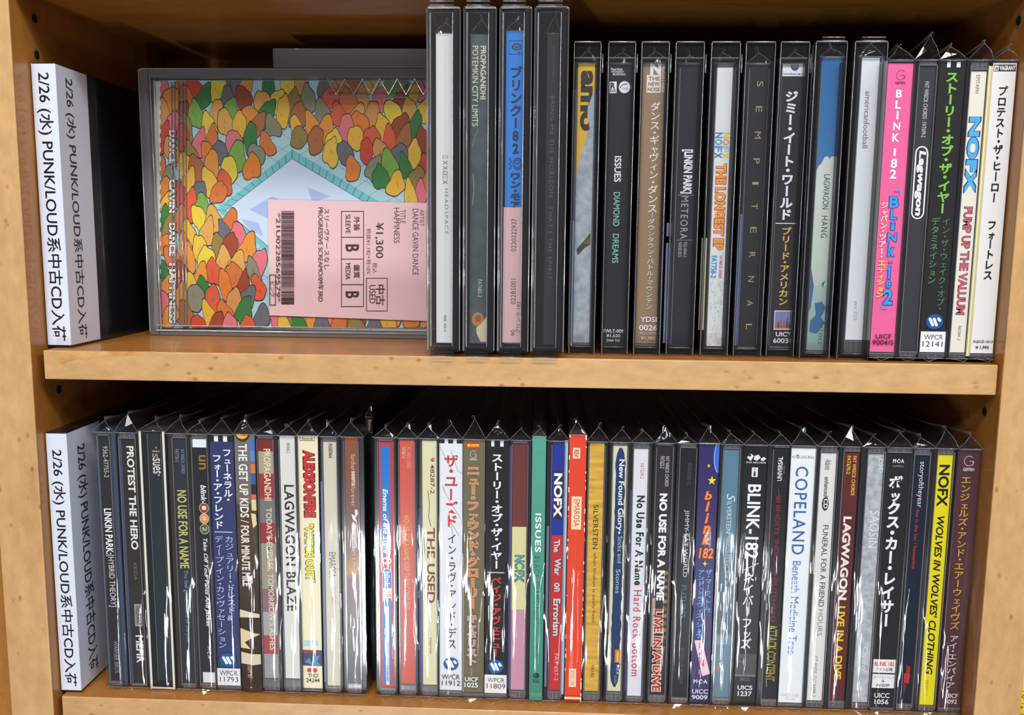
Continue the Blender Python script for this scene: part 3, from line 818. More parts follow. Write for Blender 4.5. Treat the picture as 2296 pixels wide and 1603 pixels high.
def d23(k):
    rnd = random.Random(5); CR = (238, 206, 176)
    k.B(1004, 1028, .22, .64, CR); k.T('RSV', 1008, 1025, .3, .56, (190, 60, 46), .03); k.B(1113, 1187, .2, .78, (236, 208, 168)); k.T('EMAROSA', 1120, 1180, .34, .68, (190, 52, 42))
    k.B(1499, 1540, .25, .67, CR); k.T('RISE108', 1504, 1536, .36, .58, (206, 120, 96))
    for v in range(1190, 1500, 7): k.B(v, v + 3, .47, .485, (238, 150, 120))
    for i in range(40):
        v = rnd.uniform(967, 1560); s_ = rnd.random() < .5
        k.B(v, v + rnd.uniform(2, 12), 0 if s_ else .93 + rnd.uniform(0, .04), .03 + rnd.uniform(0, .03) if s_ else 1, (240, 214, 190))
    k.B(967, 970, 0, 1, CR); k.B(967, 985, .92, 1, CR); k.B(967, 980, 0, .06, CR); k.B(1560, 1565, 0, 1, CR)


disc('worn orange-red cardboard CD sleeve with cream label boxes', (1274, 1314, 1268, 1305, 966, 1566), (1274, 1314, 1268, 1305, 967, 1565), (216, 66, 40), d23, group=GL, seed=23, kind='digi', hp=7, H=127.5)


def d24(k):
    k.T('SILVERSTEIN', 1132, 1231, .35, .7, (44, 32, 20)); k.T('when broken is easily fixed', 1238, 1396, .36, .66, (92, 62, 24)); k.T('VR182', 1490, 1518, .45, .66, (84, 58, 24))


disc('CD with golden yellow wood-like spine and thin black capitals', (1314, 1364, 1305, 1353, 983, 1563), (1320, 1353, 1312, 1344, 994, 1549), (206, 156, 38), d24, group=GL, seed=24, cardmat=mottle((218, 180, 36), (196, 136, 46), 160, (.4, 1, 3)))


def d25(k):
    rnd = random.Random(3); Lp = []; Rp = []
    for i in range(46):
        v = 1004 + (1540 - 1004) * i / 45; e = .25 if i in (0, 45) else (.1 if i in (1, 44) else 0)
        Lp.append((.2 + e + rnd.uniform(-.04, .04), v)); Rp.append((.88 - e + rnd.uniform(-.05, .05), v))
    P = Lp + Rp; F = [(i, i + 1, 46 + i + 1, 46 + i) for i in range(45)]
    k.poly(P, (27, 52, 96), F)
    k.T('New Found Glory', 1030, 1190, .32, .84, (224, 226, 226), .02); k.T('·', 1191, 1197, .5, .65, WH, .03); k.T('Sticks and', 1202, 1262, .5, .82, (172, 186, 188)); k.T('Stones', 1276, 1330, .42, .74, (172, 186, 188))
    k.B(1456, 1485, .5, .92, (216, 112, 40)); k.poly([(.71, 1458), (.82, 1464), (.78, 1464), (.78, 1483), (.64, 1483), (.64, 1464), (.6, 1464)], (226, 190, 60)); k.T('MCA', 1490, 1511, .62, .84, (190, 195, 200), .01, sp=1.4); k.T('RECORDS', 1514, 1532, .5, .66, (150, 150, 160))


disc('CD with navy brushed spine on cream edges and pale bold letters', (1366, 1416, 1354, 1404, 987, 1562), (1375, 1406, 1362, 1392, 999, 1549), (206, 206, 172), d25, group=GL, seed=25, hp=7)


def d26(k): k.T('FAT639-2', 1039, 1073, .46, .72, (200, 92, 92)); k.T('No Use For A Name', 1111, 1312, .28, .86, (26, 26, 30), .035, sp=1.15); k.T('Hard Rock Bottom', 1323, 1516, .26, .82, (192, 62, 76), .008, sp=1.15)


disc('CD with pale grey-white spine, bold black title then red lettering', (1416, 1464, 1400, 1450, 993, 1573), (1421, 1453, 1407, 1438, 1006, 1560), (214, 216, 222), d26, group=GL, seed=26, strips=((-.22, -.04, 1100, 1550, (74, 72, 116)),))


def d27(k):
    k.T('FAT WRECK CHORDS', 1023, 1090, .58, .82, (200, 200, 204)); k.T('FAT622-2', 1023, 1050, .22, .5, (206, 200, 196))
    for i in range(10): k.B(1280 + i * 16, 1288 + i * 16, .7, 1, (120, 84, 50) if i % 2 else (150, 110, 66))
    k.B(1340, 1450, 0, .2, (176, 150, 136)); k.poly([(.3, 1436), (.95, 1450), (.75, 1490), (.4, 1510)], (150, 110, 82))
    k.T('NO USE FOR A NAME', 1106, 1346, .25, .78, (232, 234, 232), .045); k.T('LIVE IN A DIVE', 1366, 1550, .16, .72, (170, 44, 38), .03, ol=(232, 214, 196), ow=.06)


disc('CD with black spine, plump white capitals and red outlined lettering at its foot', (1466, 1516, 1450, 1498, 990, 1570), (1472, 1506, 1458, 1490, 1000, 1556), (36, 31, 35), d27, group=GL, seed=27)


def d28(k): k.T('B0003358-12', 1039, 1086, .5, .76, (74, 74, 80)); k.T('JIMMY EAT WORLD', 1143, 1294, .36, .72, (196, 196, 202)); k.T('FUTURES', 1312, 1386, .36, .72, (72, 108, 128)); k.T('INTERSCOPE RECORDS', 1452, 1532, .5, .7, (84, 72, 74))


disc('CD with black spine and thin silver capitals, left of the purple spine', (1517, 1563, 1500, 1545, 996, 1575), (1524, 1559, 1509, 1540, 1006, 1562), (17, 19, 23), d28, group=GL, seed=28, hp=3)


def d29(k):
    k.B(992, 996, 0, 1, (174, 202, 104)); OR = (240, 140, 40); RD = (196, 40, 30)
    rows = [(996 + 2.6 * i) for i in range(26)]
    P = [(1.0, v) for v in rows] + [(1 - .24 * math.sqrt(max(0, 1 - ((v - 1024) / 36) ** 2)) if abs(v - 1024) < 36 else 1, v) for v in rows]
    k.poly(P, (60, 104, 200), [(i, i + 1, 27 + i, 26 + i) for i in range(25)])
    k.LN([(P[26 + i][0], P[26 + i][1]) for i in range(25)], 2.2, (120, 170, 230))
    k.star(1044, .5, 5.5, (222, 170, 50), rot=.4); k.star(1077, .68, 11, (236, 206, 44))
    for ch, v0, v1, a0, a1 in (('b', 1101, 1120, .36, .7), ('l', 1124, 1146, .42, .62), ('i', 1150, 1172, .42, .6), ('n', 1178, 1196, .34, .7), ('k', 1199, 1220, .32, .74)): k.H(ch, v0, v1, a0, a1, OR, .02, .2, ol=RD)
    k.H('182', 1228, 1251, .18, .88, OR, .01, .15, ol=RD); k.star(1263, .5, 7, (232, 226, 70), 4, 0, .3)
    BL = (70, 152, 232)
    k.J('ザ・マーク、トム、', 1275, 1375, .54, .88, BL, .03); k.J('アンド・トラヴィス・ショウ', 1275, 1430, .16, .5, BL, .03)
    k.poly([(.12, 1434), (.5, 1434), (.98, 1508), (.6, 1514)], (236, 188, 206)); k.poly([(.15, 1436), (.48, 1436), (.95, 1507), (.62, 1512)], (232, 200, 214))
    k.J('(HIPG音源!)', 1437, 1508, .36, .68, (170, 30, 70), .02)
    k.H('M·C·A', 1521, 1530, .16, .86, (220, 222, 228), .02); k.H('UICC', 1543, 1553, .1, .92, (206, 206, 214), .02); k.H('9009', 1556, 1566, .1, .9, (206, 206, 214), .02)


disc('CD with deep purple wrap strip, yellow stars and orange lettering', (1568, 1614, 1545, 1590, 990, 1577), (1568.5, 1613.5, 1545.5, 1589.5, 992, 1575), (46, 38, 96), d29, group=GL, seed=29, hp=6, H=124.8)


def d30(k):
    k.B(1008, 1238, 0, 1, (84, 122, 142)); k.B(1238, 1420, 0, 1, (66, 92, 106)); k.B(1425, 1445, 0, 1, (112, 140, 156)); k.B(1445, 1563, 0, 1, (92, 124, 142)); k.poly([(.1, 1505), (.25, 1485), (.35, 1500), (.2, 1508)], (170, 110, 90))
    k.T('S', 1107, 1124, .3, .86, (206, 214, 220), 0, .3); k.T('ILVERSTEIN', 1124, 1195, .35, .66, (206, 214, 220)); k.T('DISCOVERING THE WATERFRONT', 1204, 1374, .4, .62, (166, 182, 192), .008); k.T('Victory', 1528, 1548, .4, .62, (170, 184, 192), .02, .2)


disc('CD with dusty blue-grey spine and thin pale capitals', (1614, 1669, 1594, 1643, 996, 1577), (1621, 1657, 1602, 1634, 1008, 1563), (80, 114, 132), d30, group=GL, seed=30)


def d31(k):
    for P in (((.12, 1026), (.28, 1017), (.42, 1022), (.3, 1034)), ((.45, 1022), (.62, 1019), (.72, 1026), (.56, 1033), (.42, 1030)), ((.74, 1027), (.86, 1024), (.96, 1028), (.84, 1033), (.72, 1032))): k.poly(P, (222, 224, 226))
    k.E(1018, 1024, .19, .3, (40, 40, 44)); k.H('DGC RECORDS', 1035, 1038.5, .1, .95, (214, 216, 220), .02)
    k.B(1048, 1069, .36, .62, (226, 228, 230)); k.H('i', 1056, 1067, .44, .54, BK, .03); k.H('◎', 1050, 1054, .44, .54, (60, 60, 64))
    k.T('BLINK-182', 1086, 1252, .22, .8, (234, 236, 238), .02); k.LN([(.22, 1278), (.85, 1262)], 1.6, (190, 190, 194)); k.J('ネイバーフッズ', 1283, 1455, .2, .72, (216, 216, 218), .01)
    k.B(1465, 1513, .04, .96, (66, 66, 70)); k.B(1512, 1516, .04, .96, (110, 110, 112)); k.LN([(.1, 1482), (.5, 1484)], 1, (130, 130, 132)); k.H('‹BROCK›', 1518, 1526, .26, .72, (110, 110, 112))
    k.H('UICS', 1536, 1546, .18, .84, (226, 228, 230), .02); k.H('1237', 1549, 1560, .2, .82, (226, 228, 230), .02)


disc('CD with black wrap strip, tall white lettering and clear grey sticker', (1669, 1722, 1642, 1694, 993, 1587), (1669.5, 1721, 1642.5, 1693, 1002, 1580), (22, 20, 22), d31, group=GL, seed=31, hp=5)


def d32(k):
    k.R('UNIVERSAL', 1024, 1078, .3, .62, (214, 214, 220), .025); k.R('RECORDS', 1043, 1062, .68, .78, (120, 120, 126)); k.LN([(.4, 1095), (.5, 1110), (.35, 1118)], 1.5, (90, 86, 90))
    k.T('IIHINDITI', 1112, 1196, .3, .62, (112, 32, 36), .03); k.T('INDIGIUIHIILITEHIHID', 1210, 1394, .34, .66, (116, 34, 38), .01)
    k.T('ATTACK CONTENT', 1401, 1527, .2, .84, (196, 184, 40), .03)
    for i in range(32): k.B(1402 + i * 4, 1403.4 + i * 4, .2, .86, (26, 24, 30))


disc('CD with black spine, dark red lettering and yellow striped lettering below', (1724, 1773, 1695, 1744, 994, 1580), (1733, 1769, 1710, 1740, 1005, 1566), (24, 22, 30), d32, group=GL, seed=32)


def d33(k):
    k.H('HO', 1021.5, 1027.5, .04, .18, (96, 134, 92)); k.E(1019, 1028, .2, .36, (90, 136, 80)); k.LN([(.22, 1023), (.28, 1026), (.35, 1020)], 1.4, (220, 228, 224)); k.H('LING BULL', 1021.5, 1027.5, .4, .94, (96, 134, 92))
    k.T('COPELAND', 1046, 1243, .22, .74, (48, 98, 166), .006, sp=1.15); k.T('Beneath Medicine Tree', 1258, 1467, .3, .64, (84, 126, 190)); k.H('HWCY-1185', 1555, 1561, .1, .85, (186, 190, 194)); k.H('¥2,100', 1564, 1569, .3, .72, (190, 194, 198))


disc('CD with wide white wrap strip and thin blue capitals', (1773, 1829, 1744, 1799, 996, 1583), (1774, 1828.5, 1745, 1798, 1005, 1575), (226, 231, 233), d33, group=GL, seed=33, hp=6)


def d34(k):
    k.T('Atlantic', 1030, 1054, .3, .7, (70, 70, 72), 0, .3); k.T('enhanced', 1069, 1114, .32, .62, (40, 40, 42), .01, .2); k.E(1114, 1145, .24, .68, (36, 36, 40)); k.T('CD', 1118, 1140, .34, .62, (220, 222, 220), .03)
    k.T('FUNERAL FOR A FRIEND', 1177, 1360, .4, .76, (64, 64, 66)); k.T('HOURS', 1366, 1425, .42, .76, (140, 140, 142)); k.T('ATLANTIC 7567 83386 2', 1470, 1562, .36, .56, (124, 124, 126))


disc('CD with off-white spine, thin grey capitals and a black oval logo', (1830, 1881, 1800, 1848, 1003, 1585), (1841, 1875, 1809, 1843, 1016, 1570), (215, 216, 212), d34, group=GL, seed=34)


def d35(k):
    k.T('FAT WRECK CHORDS', 1022, 1111, .58, .82, (226, 176, 52), .02); k.T('FAT670-2', 1022, 1063, .2, .45, (226, 176, 52), .02); k.T('LAGWAGON', 1158, 1345, .2, .74, (228, 222, 212), .04); k.T('LIVE IN A DIVE', 1359, 1523, .22, .7, (222, 188, 40), .03)


disc('CD with brick maroon spine, white capitals and yellow lettering', (1883, 1933, 1849, 1894, 1003, 1583), (1893, 1929, 1859, 1891, 1014, 1569), (88, 36, 34), d35, group=GL, seed=35, hp=6)


def d36(k):
    k.T('DVD', 1028, 1060, .68, .96, (206, 210, 212), .02, .2); k.T('VIDEO', 1036, 1056, .5, .62, (196, 200, 204)); k.T('SAOSIN', 1145, 1228, .36, .96, (216, 218, 222)); k.T('Capitol', 1450, 1506, .4, .8, (226, 228, 232), 0, .3); k.B(1538, 1548, .4, .6, (206, 210, 214))


disc('CD with mottled silver-grey spine and faint white lettering', (1935, 1990, 1894, 1950, 1006, 1588), (1945, 1982, 1913, 1945, 1018, 1574), (162, 166, 172), d36, group=GL, seed=36, cardmat=mottle((150, 154, 160), (182, 186, 190), 400))


def d37(k):
    k.H('M·C·A', 1029, 1038, .25, .72, (224, 226, 228), .03); k.H('CAMERICA', 1043, 1047, .25, .72, (150, 150, 152)); k.J('ボックス・カー・レイサー', 1066, 1406, .14, .72, (228, 230, 230), .045)
    k.B(1478, 1508, 0, .97, (228, 226, 222)); k.H('BLINK 182', 1483, 1493, .06, .92, (196, 40, 36), .02); k.H('ファン必聴', 1496, 1504, .12, .86, BK, .01)
    k.B(1511, 1542, 0, .97, (222, 226, 226)); k.H('ボーナストラック', 1515, 1521, .05, .95, BK); k.H('&', 1523, 1529, .42, .54, BK); k.H('PV収録', 1532, 1540, .2, .78, BK, .01)
    k.H('UICC', 1553, 1564, .14, .8, (220, 222, 224), .02); k.H('1056', 1567, 1578, .16, .78, (220, 222, 224), .02)


disc('CD with black wrap strip, heavy white Japanese characters and two white stickers', (1989, 2043, 1950, 2005, 1007, 1592), (1990, 2042, 1951, 2003, 1017, 1585), (30, 28, 30), d37, group=GL, seed=37, hp=7)


def d38(k):
    k.T('storyoftheyear', 1035, 1138, .3, .78, (206, 210, 216)); k.T('live in the lou / bassassins', 1143, 1275, .36, .6, (182, 48, 48), .01)
    k.poly([(.5, 1490), (.8, 1496), (.75, 1512), (.5, 1510)], (150, 40, 36)); k.poly([(.35, 1510), (.8, 1510), (.75, 1532), (.4, 1530)], (176, 46, 42)); k.poly([(.35, 1532), (.6, 1532), (.45, 1560)], (110, 32, 32))


disc('CD with dark navy spine, small white then red lettering', (2043, 2097, 2004, 2056, 1010, 1592), (2050, 2084, 2012, 2041, 1022, 1576), (18, 26, 46), d38, group=GL, seed=38)


def d39(k): k.T('NOFX', 1042, 1136, .14, .86, (24, 24, 20), .03); k.T("WOLVES IN WOLVES' CLOTHING", 1157, 1512, .24, .76, (24, 24, 20), .025, .2); k.T('FAT711-2', 1525, 1560, .3, .52, (132, 122, 40))


disc('CD with bright lemon yellow spine and bold black capitals', (2097, 2147, 2052, 2102, 1008, 1595), (2104, 2138, 2060, 2092, 1020, 1580), (222, 208, 6), d39, group=GL, seed=39, hp=7)


def d40(k):
    C = (214, 200, 200)
    k.O(1022, 1045, .28, .74, C, .05, t0=.12, t1=.98); k.LN([(.52, 1034), (.7, 1034), (.68, 1043)], 1.2, C); k.H('GEFFEN', 1049, 1056, .26, .76, C, .03)
    k.J('エンジェルズ・アンド・エアーウェイヴズ', 1066, 1412, .2, .68, (216, 166, 62), .01); k.J('アイ・エンパイア', 1423, 1543, .24, .68, (216, 202, 198), .01); k.H('UICF', 1554, 1564, .3, .86, C, .02); k.H('1092', 1567, 1577, .3, .84, C, .02)


disc('CD with dark plum wrap strip and gold Japanese characters', (2147, 2206, 2104, 2160, 1004, 1597), (2148, 2205, 2105, 2159, 1012, 1584), (78, 46, 51), d40, group=GL, seed=40, hp=6)

disc('yellow-spined CD at the right edge of the picture in the neighbouring bay', (2287, 2340, 2285, 2338, 1020, 1597), (2287, 2340, 2285, 2338, 1512, 1592), (222, 200, 10),
     lambda k: (k.B(1480, 1512, 0, 1, (200, 204, 200)), k.T('YO 12', 1545, 1590, .1, .6, (120, 110, 30))), Y=12, seed=41, group=None, kind='digi')

# ------------------------------------------------------------------ middle shelf: discs in tall security cases


def keeper(label, cx0, cx1, Y, ztop, style, depth=146, group='clear security cases round the CDs', tabw=None, lug=False, tint=None):
    """clear anti-theft case: walls, window rim, dark lock rail, end tabs"""
    z0 = ZS + .05
    root = thing('security_case', ((cx0 + cx1) / 2, Y + depth / 2, z0), label, 'security case', group)
    mat = tint or FROST
    tab = 2.2
    zb, zt = (z0 + tab, ztop - tab) if style == 1 else (z0, ztop - (2.0 if style == 3 else 0))
    b = MB(); b.box(cx0, cx1, Y, Y + depth, zb, zt, mat, .9, 3)
    b.box(cx0 + 1.0, cx1 - 1.0, Y + 1.1, Y + depth - 1, zb + 1.4, zt - 1.4, mat, .5, 2)
    b.build('case_body', root)
    w = cx1 - cx0
    b = MB()
    if style == 1:
        b.box(cx1 - 3.3, cx1 - 1.3, Y + .3, Y + depth - 2, zb + 1.2, zt - 1.2, BLACKP, .2)
        b.box(cx1 - 1.1, cx1 - .5, Y + .6, Y + depth - 2, zb + 1.0, zt - 1.0, BLACKP)
    else:
        b.box(cx1 - 1.9, cx1 - .5, Y + .5, Y + depth - 2, zb + 1.2, zt - 8, BLACKP, .15)
        b.box(cx0 + .5, cx0 + 1.3, Y + .8, Y + depth - 2, zb + 1.2, zt - 8, DARK, .15)
    b.build('lock_rail', root)
    b = MB()
    if style == 1:
        a0, a1, q0, q1 = cx0 + 1.7, cx1 - 3.4, zb + 2.6, zt - 2.6
        P = [(a0, Y - .05, q0), (a1, Y - .05, q0), (a1, Y - .05, q1), (a0, Y - .05, q1)]
        b.tube(P, .16, RIM, 6, True)
        b.box(a0 + .2, a0 + .45, Y - .05, Y + .1, q0, q1, EDGE)
        for xx, r_ in ((cx0 + .45, .22), (cx0 + 1.05, .12), (cx1 - .3, .2)): b.tube([(xx, Y, zb + .8), (xx, Y, zt - .8)], r_, RIM if r_ > .15 else EDGE, 6)  # upright pale tubes added to imitate reflections along the clear side walls
        b.tube([(cx0 + .8, Y, zt - .3), (cx1 - .8, Y, zt - .3)], .2, RIM, 6)
    else:
        P = [(cx0 + .6, Y - .03, zb + .5), (cx1 - .6, Y - .03, zb + .5), (cx1 - .6, Y - .03, zt - .4), (cx0 + .6, Y - .03, zt - .4)]
        b.tube(P, .14, RIM, 6, True)
        b.tube([(cx0 + .7, Y + .1, zt), (cx1 - .7, Y + .1, zt)], .3, RIM, 6)
    b.build('window_rim', root)
    for sg in ((1, -1) if style == 1 else ((1,) if style == 3 else ())):
        b = MB()
        t0, t1 = (cx0 + 1.3, cx1 - 2.6) if style == 1 else (cx0 + w * .2, cx1 - w * .1)
        if sg > 0: b.box(t0, t1, Y, Y + depth - 6, zt + .02, ztop, FROST, .35); b.tube([(t0 + .3, Y - .02, ztop - .3), (t1 - .3, Y - .02, ztop - .3)], .2, RIM, 5); b.tube([(t0 + .3, Y - .02, zt + .3), (t1 - .3, Y - .02, zt + .3)], .14, RIM, 5)
        else: b.box(t0, t1, Y, Y + depth - 6, z0, zb - .02, FROST, .35); b.tube([(t0 + .3, Y - .02, z0 + .3), (t1 - .3, Y - .02, z0 + .3)], .2, RIM, 5)
        b.build('end_tab', root)
    if lug:
        b = MB(); b.box(cx1 - .1, cx1 + .75, Y + .5, Y + 30, ztop - 13, ztop - 4.5, FROST, .3); b.tube([(cx1 + .3, Y + .4, ztop - 12.6), (cx1 + .3, Y + .4, ztop - 5)], .25, RIM, 5); b.build('hinge_lug', root)
        b = MB(); b.box(cx0 + .8, cx1 - .8, Y + 1.2, Y + 12, ztop - 6.6, ztop - 6.1, EDGE); b.build('top_ledge', root)
    return root


def xs(l, r, y, Y): return at(l, y, Y).x, at(r, y, Y).x


K1Y = .6
k1 = ((950.5, 1031.5, 'tall clear security case around the white spine, leftmost of the four tall ones'), (1033.5, 1112.5, 'tall clear security case around the slate green spine, second of the four tall ones'),
      (1114, 1191.5, 'tall clear security case around the bright blue spine with pink sticker'), (1193, 1272, 'tall clear security case around the plain charcoal spine, right of the blue one'))
k1x = ((955, 1033.5), (1036, 1112.5), (1115, 1190.5), (1192, 1271.5))
for (l, r), (_, _, lab) in zip(k1x, k1):
    x0, x1 = xs(l, r, 400, K1Y)
    keeper(lab, x0 + .15, x1 - .15, K1Y, 98.0, 1, tint=SMOKE)


def u2(k):
    for i, ch in enumerate('IXXUEX'): pass
    V = ((347, 'Ξ'), (360, 'X'), (372, 'X'), (383, 'Ω'), (393, 'Ξ'), (404, 'X'))
    for v, ch in V: k.T(ch, v, v + 9, .36, .62, (96, 98, 98))
    k.T('HEADSPACE', 423, 525, .46, .66, (150, 156, 162), sp=1.3); k.T('RISE 322-2', 707, 743, .42, .55, (70, 72, 74)); k.B(95, 765, .48, .49, (208, 214, 214))


disc('CD with blank white spine inside the leftmost tall security case', (970, 1014, 985, 1025, 89, 769), (971, 1013, 986, 1024, 89, 769), (240, 244, 241), u2, Y=6, z0=ZS + 5.6, H=130.5, kind='digi', group=GU, seed=61, hp=3.6, flap=False, bulge=.5, depth=134)


def u3(k):
    k.T('PROPAGANDHI', 103, 223, .52, .82, (236, 232, 206), .025); k.T('POTEMKIN CITY LIMITS', 103, 283, .08, .4, (236, 232, 206)); k.T('FAT683-2', 627, 666, .44, .66, (208, 208, 190))
    k.E(700, 732, .1, .78, (186, 134, 62)); k.E(706, 722, .3, .62, (150, 96, 50)); k.poly([(.95, 709), (1, 725), (1, 766), (.6, 766), (.38, 748), (.36, 735), (.6, 727)], (218, 208, 172)); k.LN([(.4, 290), (.2, 310), (.1, 330)], 1, (140, 150, 146)); k.LN([(.15, 390), (.2, 420), (.12, 460)], 1.4, (150, 156, 140))


disc('CD with slate green spine and cream capitals inside the second tall security case', (1051, 1094, 1056, 1099, 92, 769), (1052, 1093, 1057, 1098, 92, 768), (60, 76, 80), u3, Y=6, z0=ZS + 5.6, H=130, kind='digi', group=GU, seed=62, hp=6, flap=False, bulge=.5, depth=134, cardmat=mottle((54, 70, 74), (68, 86, 90), 200))


def u4(k):
    NV = (34, 50, 92); PK = (228, 188, 188); TX = (70, 50, 56)
    for q in ((91, 92, .12, .9), (121, 122, .12, .9), (91, 122, .12, .14), (91, 122, .88, .9)): k.B(*q, NV)
    k.E(97, 113, .24, .78, (50, 84, 140)); k.O(101, 110, .38, .64, (110, 150, 190), .12); k.LN([(.6, 116), (.6, 120), (.72, 116)], 1, NV)
    k.J('ブリンク182', 148, 348, .18, .82, NV, .03)
    k.O(354, 380, .36, .86, NV, .06); k.O(358, 376, .44, .78, NV, .07); k.LN([(.5, 364), (.6, 368), (.7, 364)], 1, NV); [k.star(356 + i * 5.5, .22 + .05 * (i % 2), 3, NV) for i in range(5)]
    k.J('ワン・モア', 386, 468, .22, .8, NV, .03)


c4 = disc('CD with bright blue spine and large navy characters in a tall security case', (1133, 1177, 1131, 1178, 80, 769), (1134.5, 1175.5, 1132, 1177, 80, 768), (48, 140, 236), u4, Y=6, z0=ZS + 5.6, H=131.5, kind='digi', group=GU, seed=63, hp=6, flap=False, bulge=.4, depth=134)


def sticker4():
    x0 = at(1128, 600, 5.2).x; x1 = at(1178, 600, 5.2).x
    k = Ink(lambda a, v, n: Vector((x0 + (x1 - x0) * a, 5.3 - .012 * n, at(1152, v, 5.3).z)))
    k.B(465, 768, 0, 1, (226, 188, 190)); TX = (76, 56, 62)
    k.R('0220322937', 490, 564, .36, .58, TX); k.R('022B5001', 625, 682, .36, .58, TX); k.R('90', 740, 753, .38, .58, TX); k.R('ブリンク 182', 676, 748, .6, .8, TX); k.R('BLINK 182', 694, 750, .86, .98, TX)
    k.done('price_sticker', c4)


sticker4()


def u5(k): k.T("BRING ME THE HORIZON", 215, 442, .3, .66, (98, 98, 104), sp=1.15); k.T("THAT'S THE SPIRIT", 462, 627, .3, .66, (98, 98, 104), sp=1.15); k.T('COLUMBIA', 103, 185, .45, .6, (90, 90, 94))


disc('CD with plain charcoal spine and faint grey capitals in a tall security case', (1226, 1252, 1219, 1247, 82, 770), (1227, 1251, 1220, 1246, 83, 769), (38, 38, 42), u5, Y=6, z0=ZS + 5.6, H=130.5, kind='digi', group=GU, seed=64, hp=6, flap=False, bulge=.6, depth=134)

# seven shorter cases
K2Y = 16.6
k2x = ((1278.5, 1344), (1354, 1420), (1427, 1494), (1502, 1571), (1580, 1650), (1656, 1727), (1732, 1802))
lab2 = ('clear security case around the grey spine with yellow top', 'clear security case around the black spine with teal lettering', 'clear security case around the tan brown spine',
        'clear security case around the dark spine with bracketed white name', 'clear security case around the white spine with orange lettering', 'clear security case around the dark spine with spaced gold letters',
        'clear security case around the black spine with white Japanese characters')
for i, ((l, r), lab) in enumerate(zip(k2x, lab2)):
    x0, x1 = xs(l, r, 440, K2Y)
    keeper(lab, x0, x1 - .2, K2Y, 85.2, 2, depth=132, lug=i != 5, tint=FROST)

UY = 20.0
UZ = ZS + 3.0


def ud(label, card, base, draw, seed, case=None, kind='jewel', H=124, strips=(), hp=4.5, cardmat=None, **kw):
    c = case or (card[0] - 7, card[1] + 7, card[2] - 7, card[3] + 7, card[4], card[5])
    return disc(label, c, card, base, draw, Y=kw.pop('Y', UY), z0=kw.pop('z0', UZ), H=H, kind=kind, group=GU, seed=seed, hp=hp, strips=strips, flap=kw.pop('flap', False), bulge=.5, depth=kw.pop('depth', 126), cardmat=cardmat, **kw)


LAV = (172, 178, 226)


def u6(k):
    k.poly([(0, 140), (1, 140), (1, 240), (.75, 280), (.4, 330), (.1, 370), (0, 400)], (228, 180, 44)); k.T('amo', 158, 294, .16, .9, (52, 50, 54), .05)
    k.poly([(.62, 240), (1, 200), (1, 268), (.78, 290), (.6, 262)], (168, 178, 184)); k.poly([(.1, 560), (.6, 538), (.95, 522), (.95, 548), (.6, 556), (.2, 572)], (70, 64, 52)); k.poly([(.5, 545), (.95, 530), (.95, 548)], (116, 100, 48))


ud('CD with mottled grey spine, mustard yellow at its top, in a security case', (1294, 1331, 1287, 1324, 140, 768), (166, 176, 182), u6, 71, strips=((-.32, -.05, 495, 775, LAV), (-.32, -.05, 200, 495, (92, 96, 112))), cardmat=mottle((150, 162, 170), (182, 190, 194), 300))


def u7(k):
    k.H('Fearless', 152, 158, .1, .6, (214, 214, 214), .01, .3); k.H('MONKEY', 159, 163, .14, .66, (214, 214, 214), .02); k.H('BUSINESS', 164, 169, .2, .72, (214, 214, 214), .01, .2)
    k.B(183, 209, .08, .37, WH); k.H('R', 185, 199, .12, .32, (50, 50, 54), .05); k.H('RISE', 200, 207, .1, .35, (60, 60, 64), .02)
    k.E(182, 209, .46, .92, (230, 232, 234)); k.LN([(.5, 197), (.62, 190), (.8, 188)], 1.6, (60, 60, 64)); k.H('HIGHEST', 197, 201, .58, .84, (70, 70, 74))
    k.T('ISSUES', 350, 408, .36, .64, (230, 232, 232), .02); k.T('DIAMOND', 431, 507, .36, .62, (128, 188, 178), .01); k.T('DREAMS', 524, 590, .36, .62, (128, 188, 178), .01)
    k.H('TWLT-0091', 738, 746, .03, .97, (222, 224, 226), .01); k.H('¥1,620', 749, 757, .2, .78, (222, 224, 226), .01); k.H('(tax in)', 759, 767, .22, .76, (222, 224, 226), .01)


ud('CD with black wrap strip, white and teal capitals, in a security case', (1359, 1417, 1353, 1404, 120, 775), (27, 28, 30), u7, 72, case=(1357, 1420, 1350, 1407, 120, 775), hp=4)


def u8(k):
    k.H('N', 139, 168, .32, .74, WH, .06); k.B(168, 208, .2, .74, (226, 222, 214)); TB = (128, 100, 70)
    k.H('THE', 172, 181, .26, .7, TB, .03); k.H('NEW', 184, 193, .26, .7, TB, .03); k.H('NOISE', 196, 205, .24, .71, TB, .03); k.T('INDUSTRIES', 141, 207, .78, .93, (226, 222, 214), .02)
    k.J('ダンス・ギャヴィン・ダンス', 228, 478, .36, .76, (238, 236, 232), .01); k.B(476, 488, .56, .58, WH); k.J('ダウンタウン・バトル・マウンテン', 490, 694, .4, .68, (232, 230, 226)); k.H('YDSI', 710, 722, .22, .86, WH, .02); k.H('0026', 728, 741, .18, .9, WH, .02)
    k.H('税込価格', 743, 750, .2, .88, (200, 184, 164)); k.H('¥1,980', 754, 763, .26, .84, (214, 204, 190), .01)


ud('CD with tan brown wrap strip and white Japanese characters in a security case', (1435, 1496, 1426, 1481, 128, 770), (150, 122, 92), u8, 73, case=(1433, 1498, 1423, 1484, 128, 770))


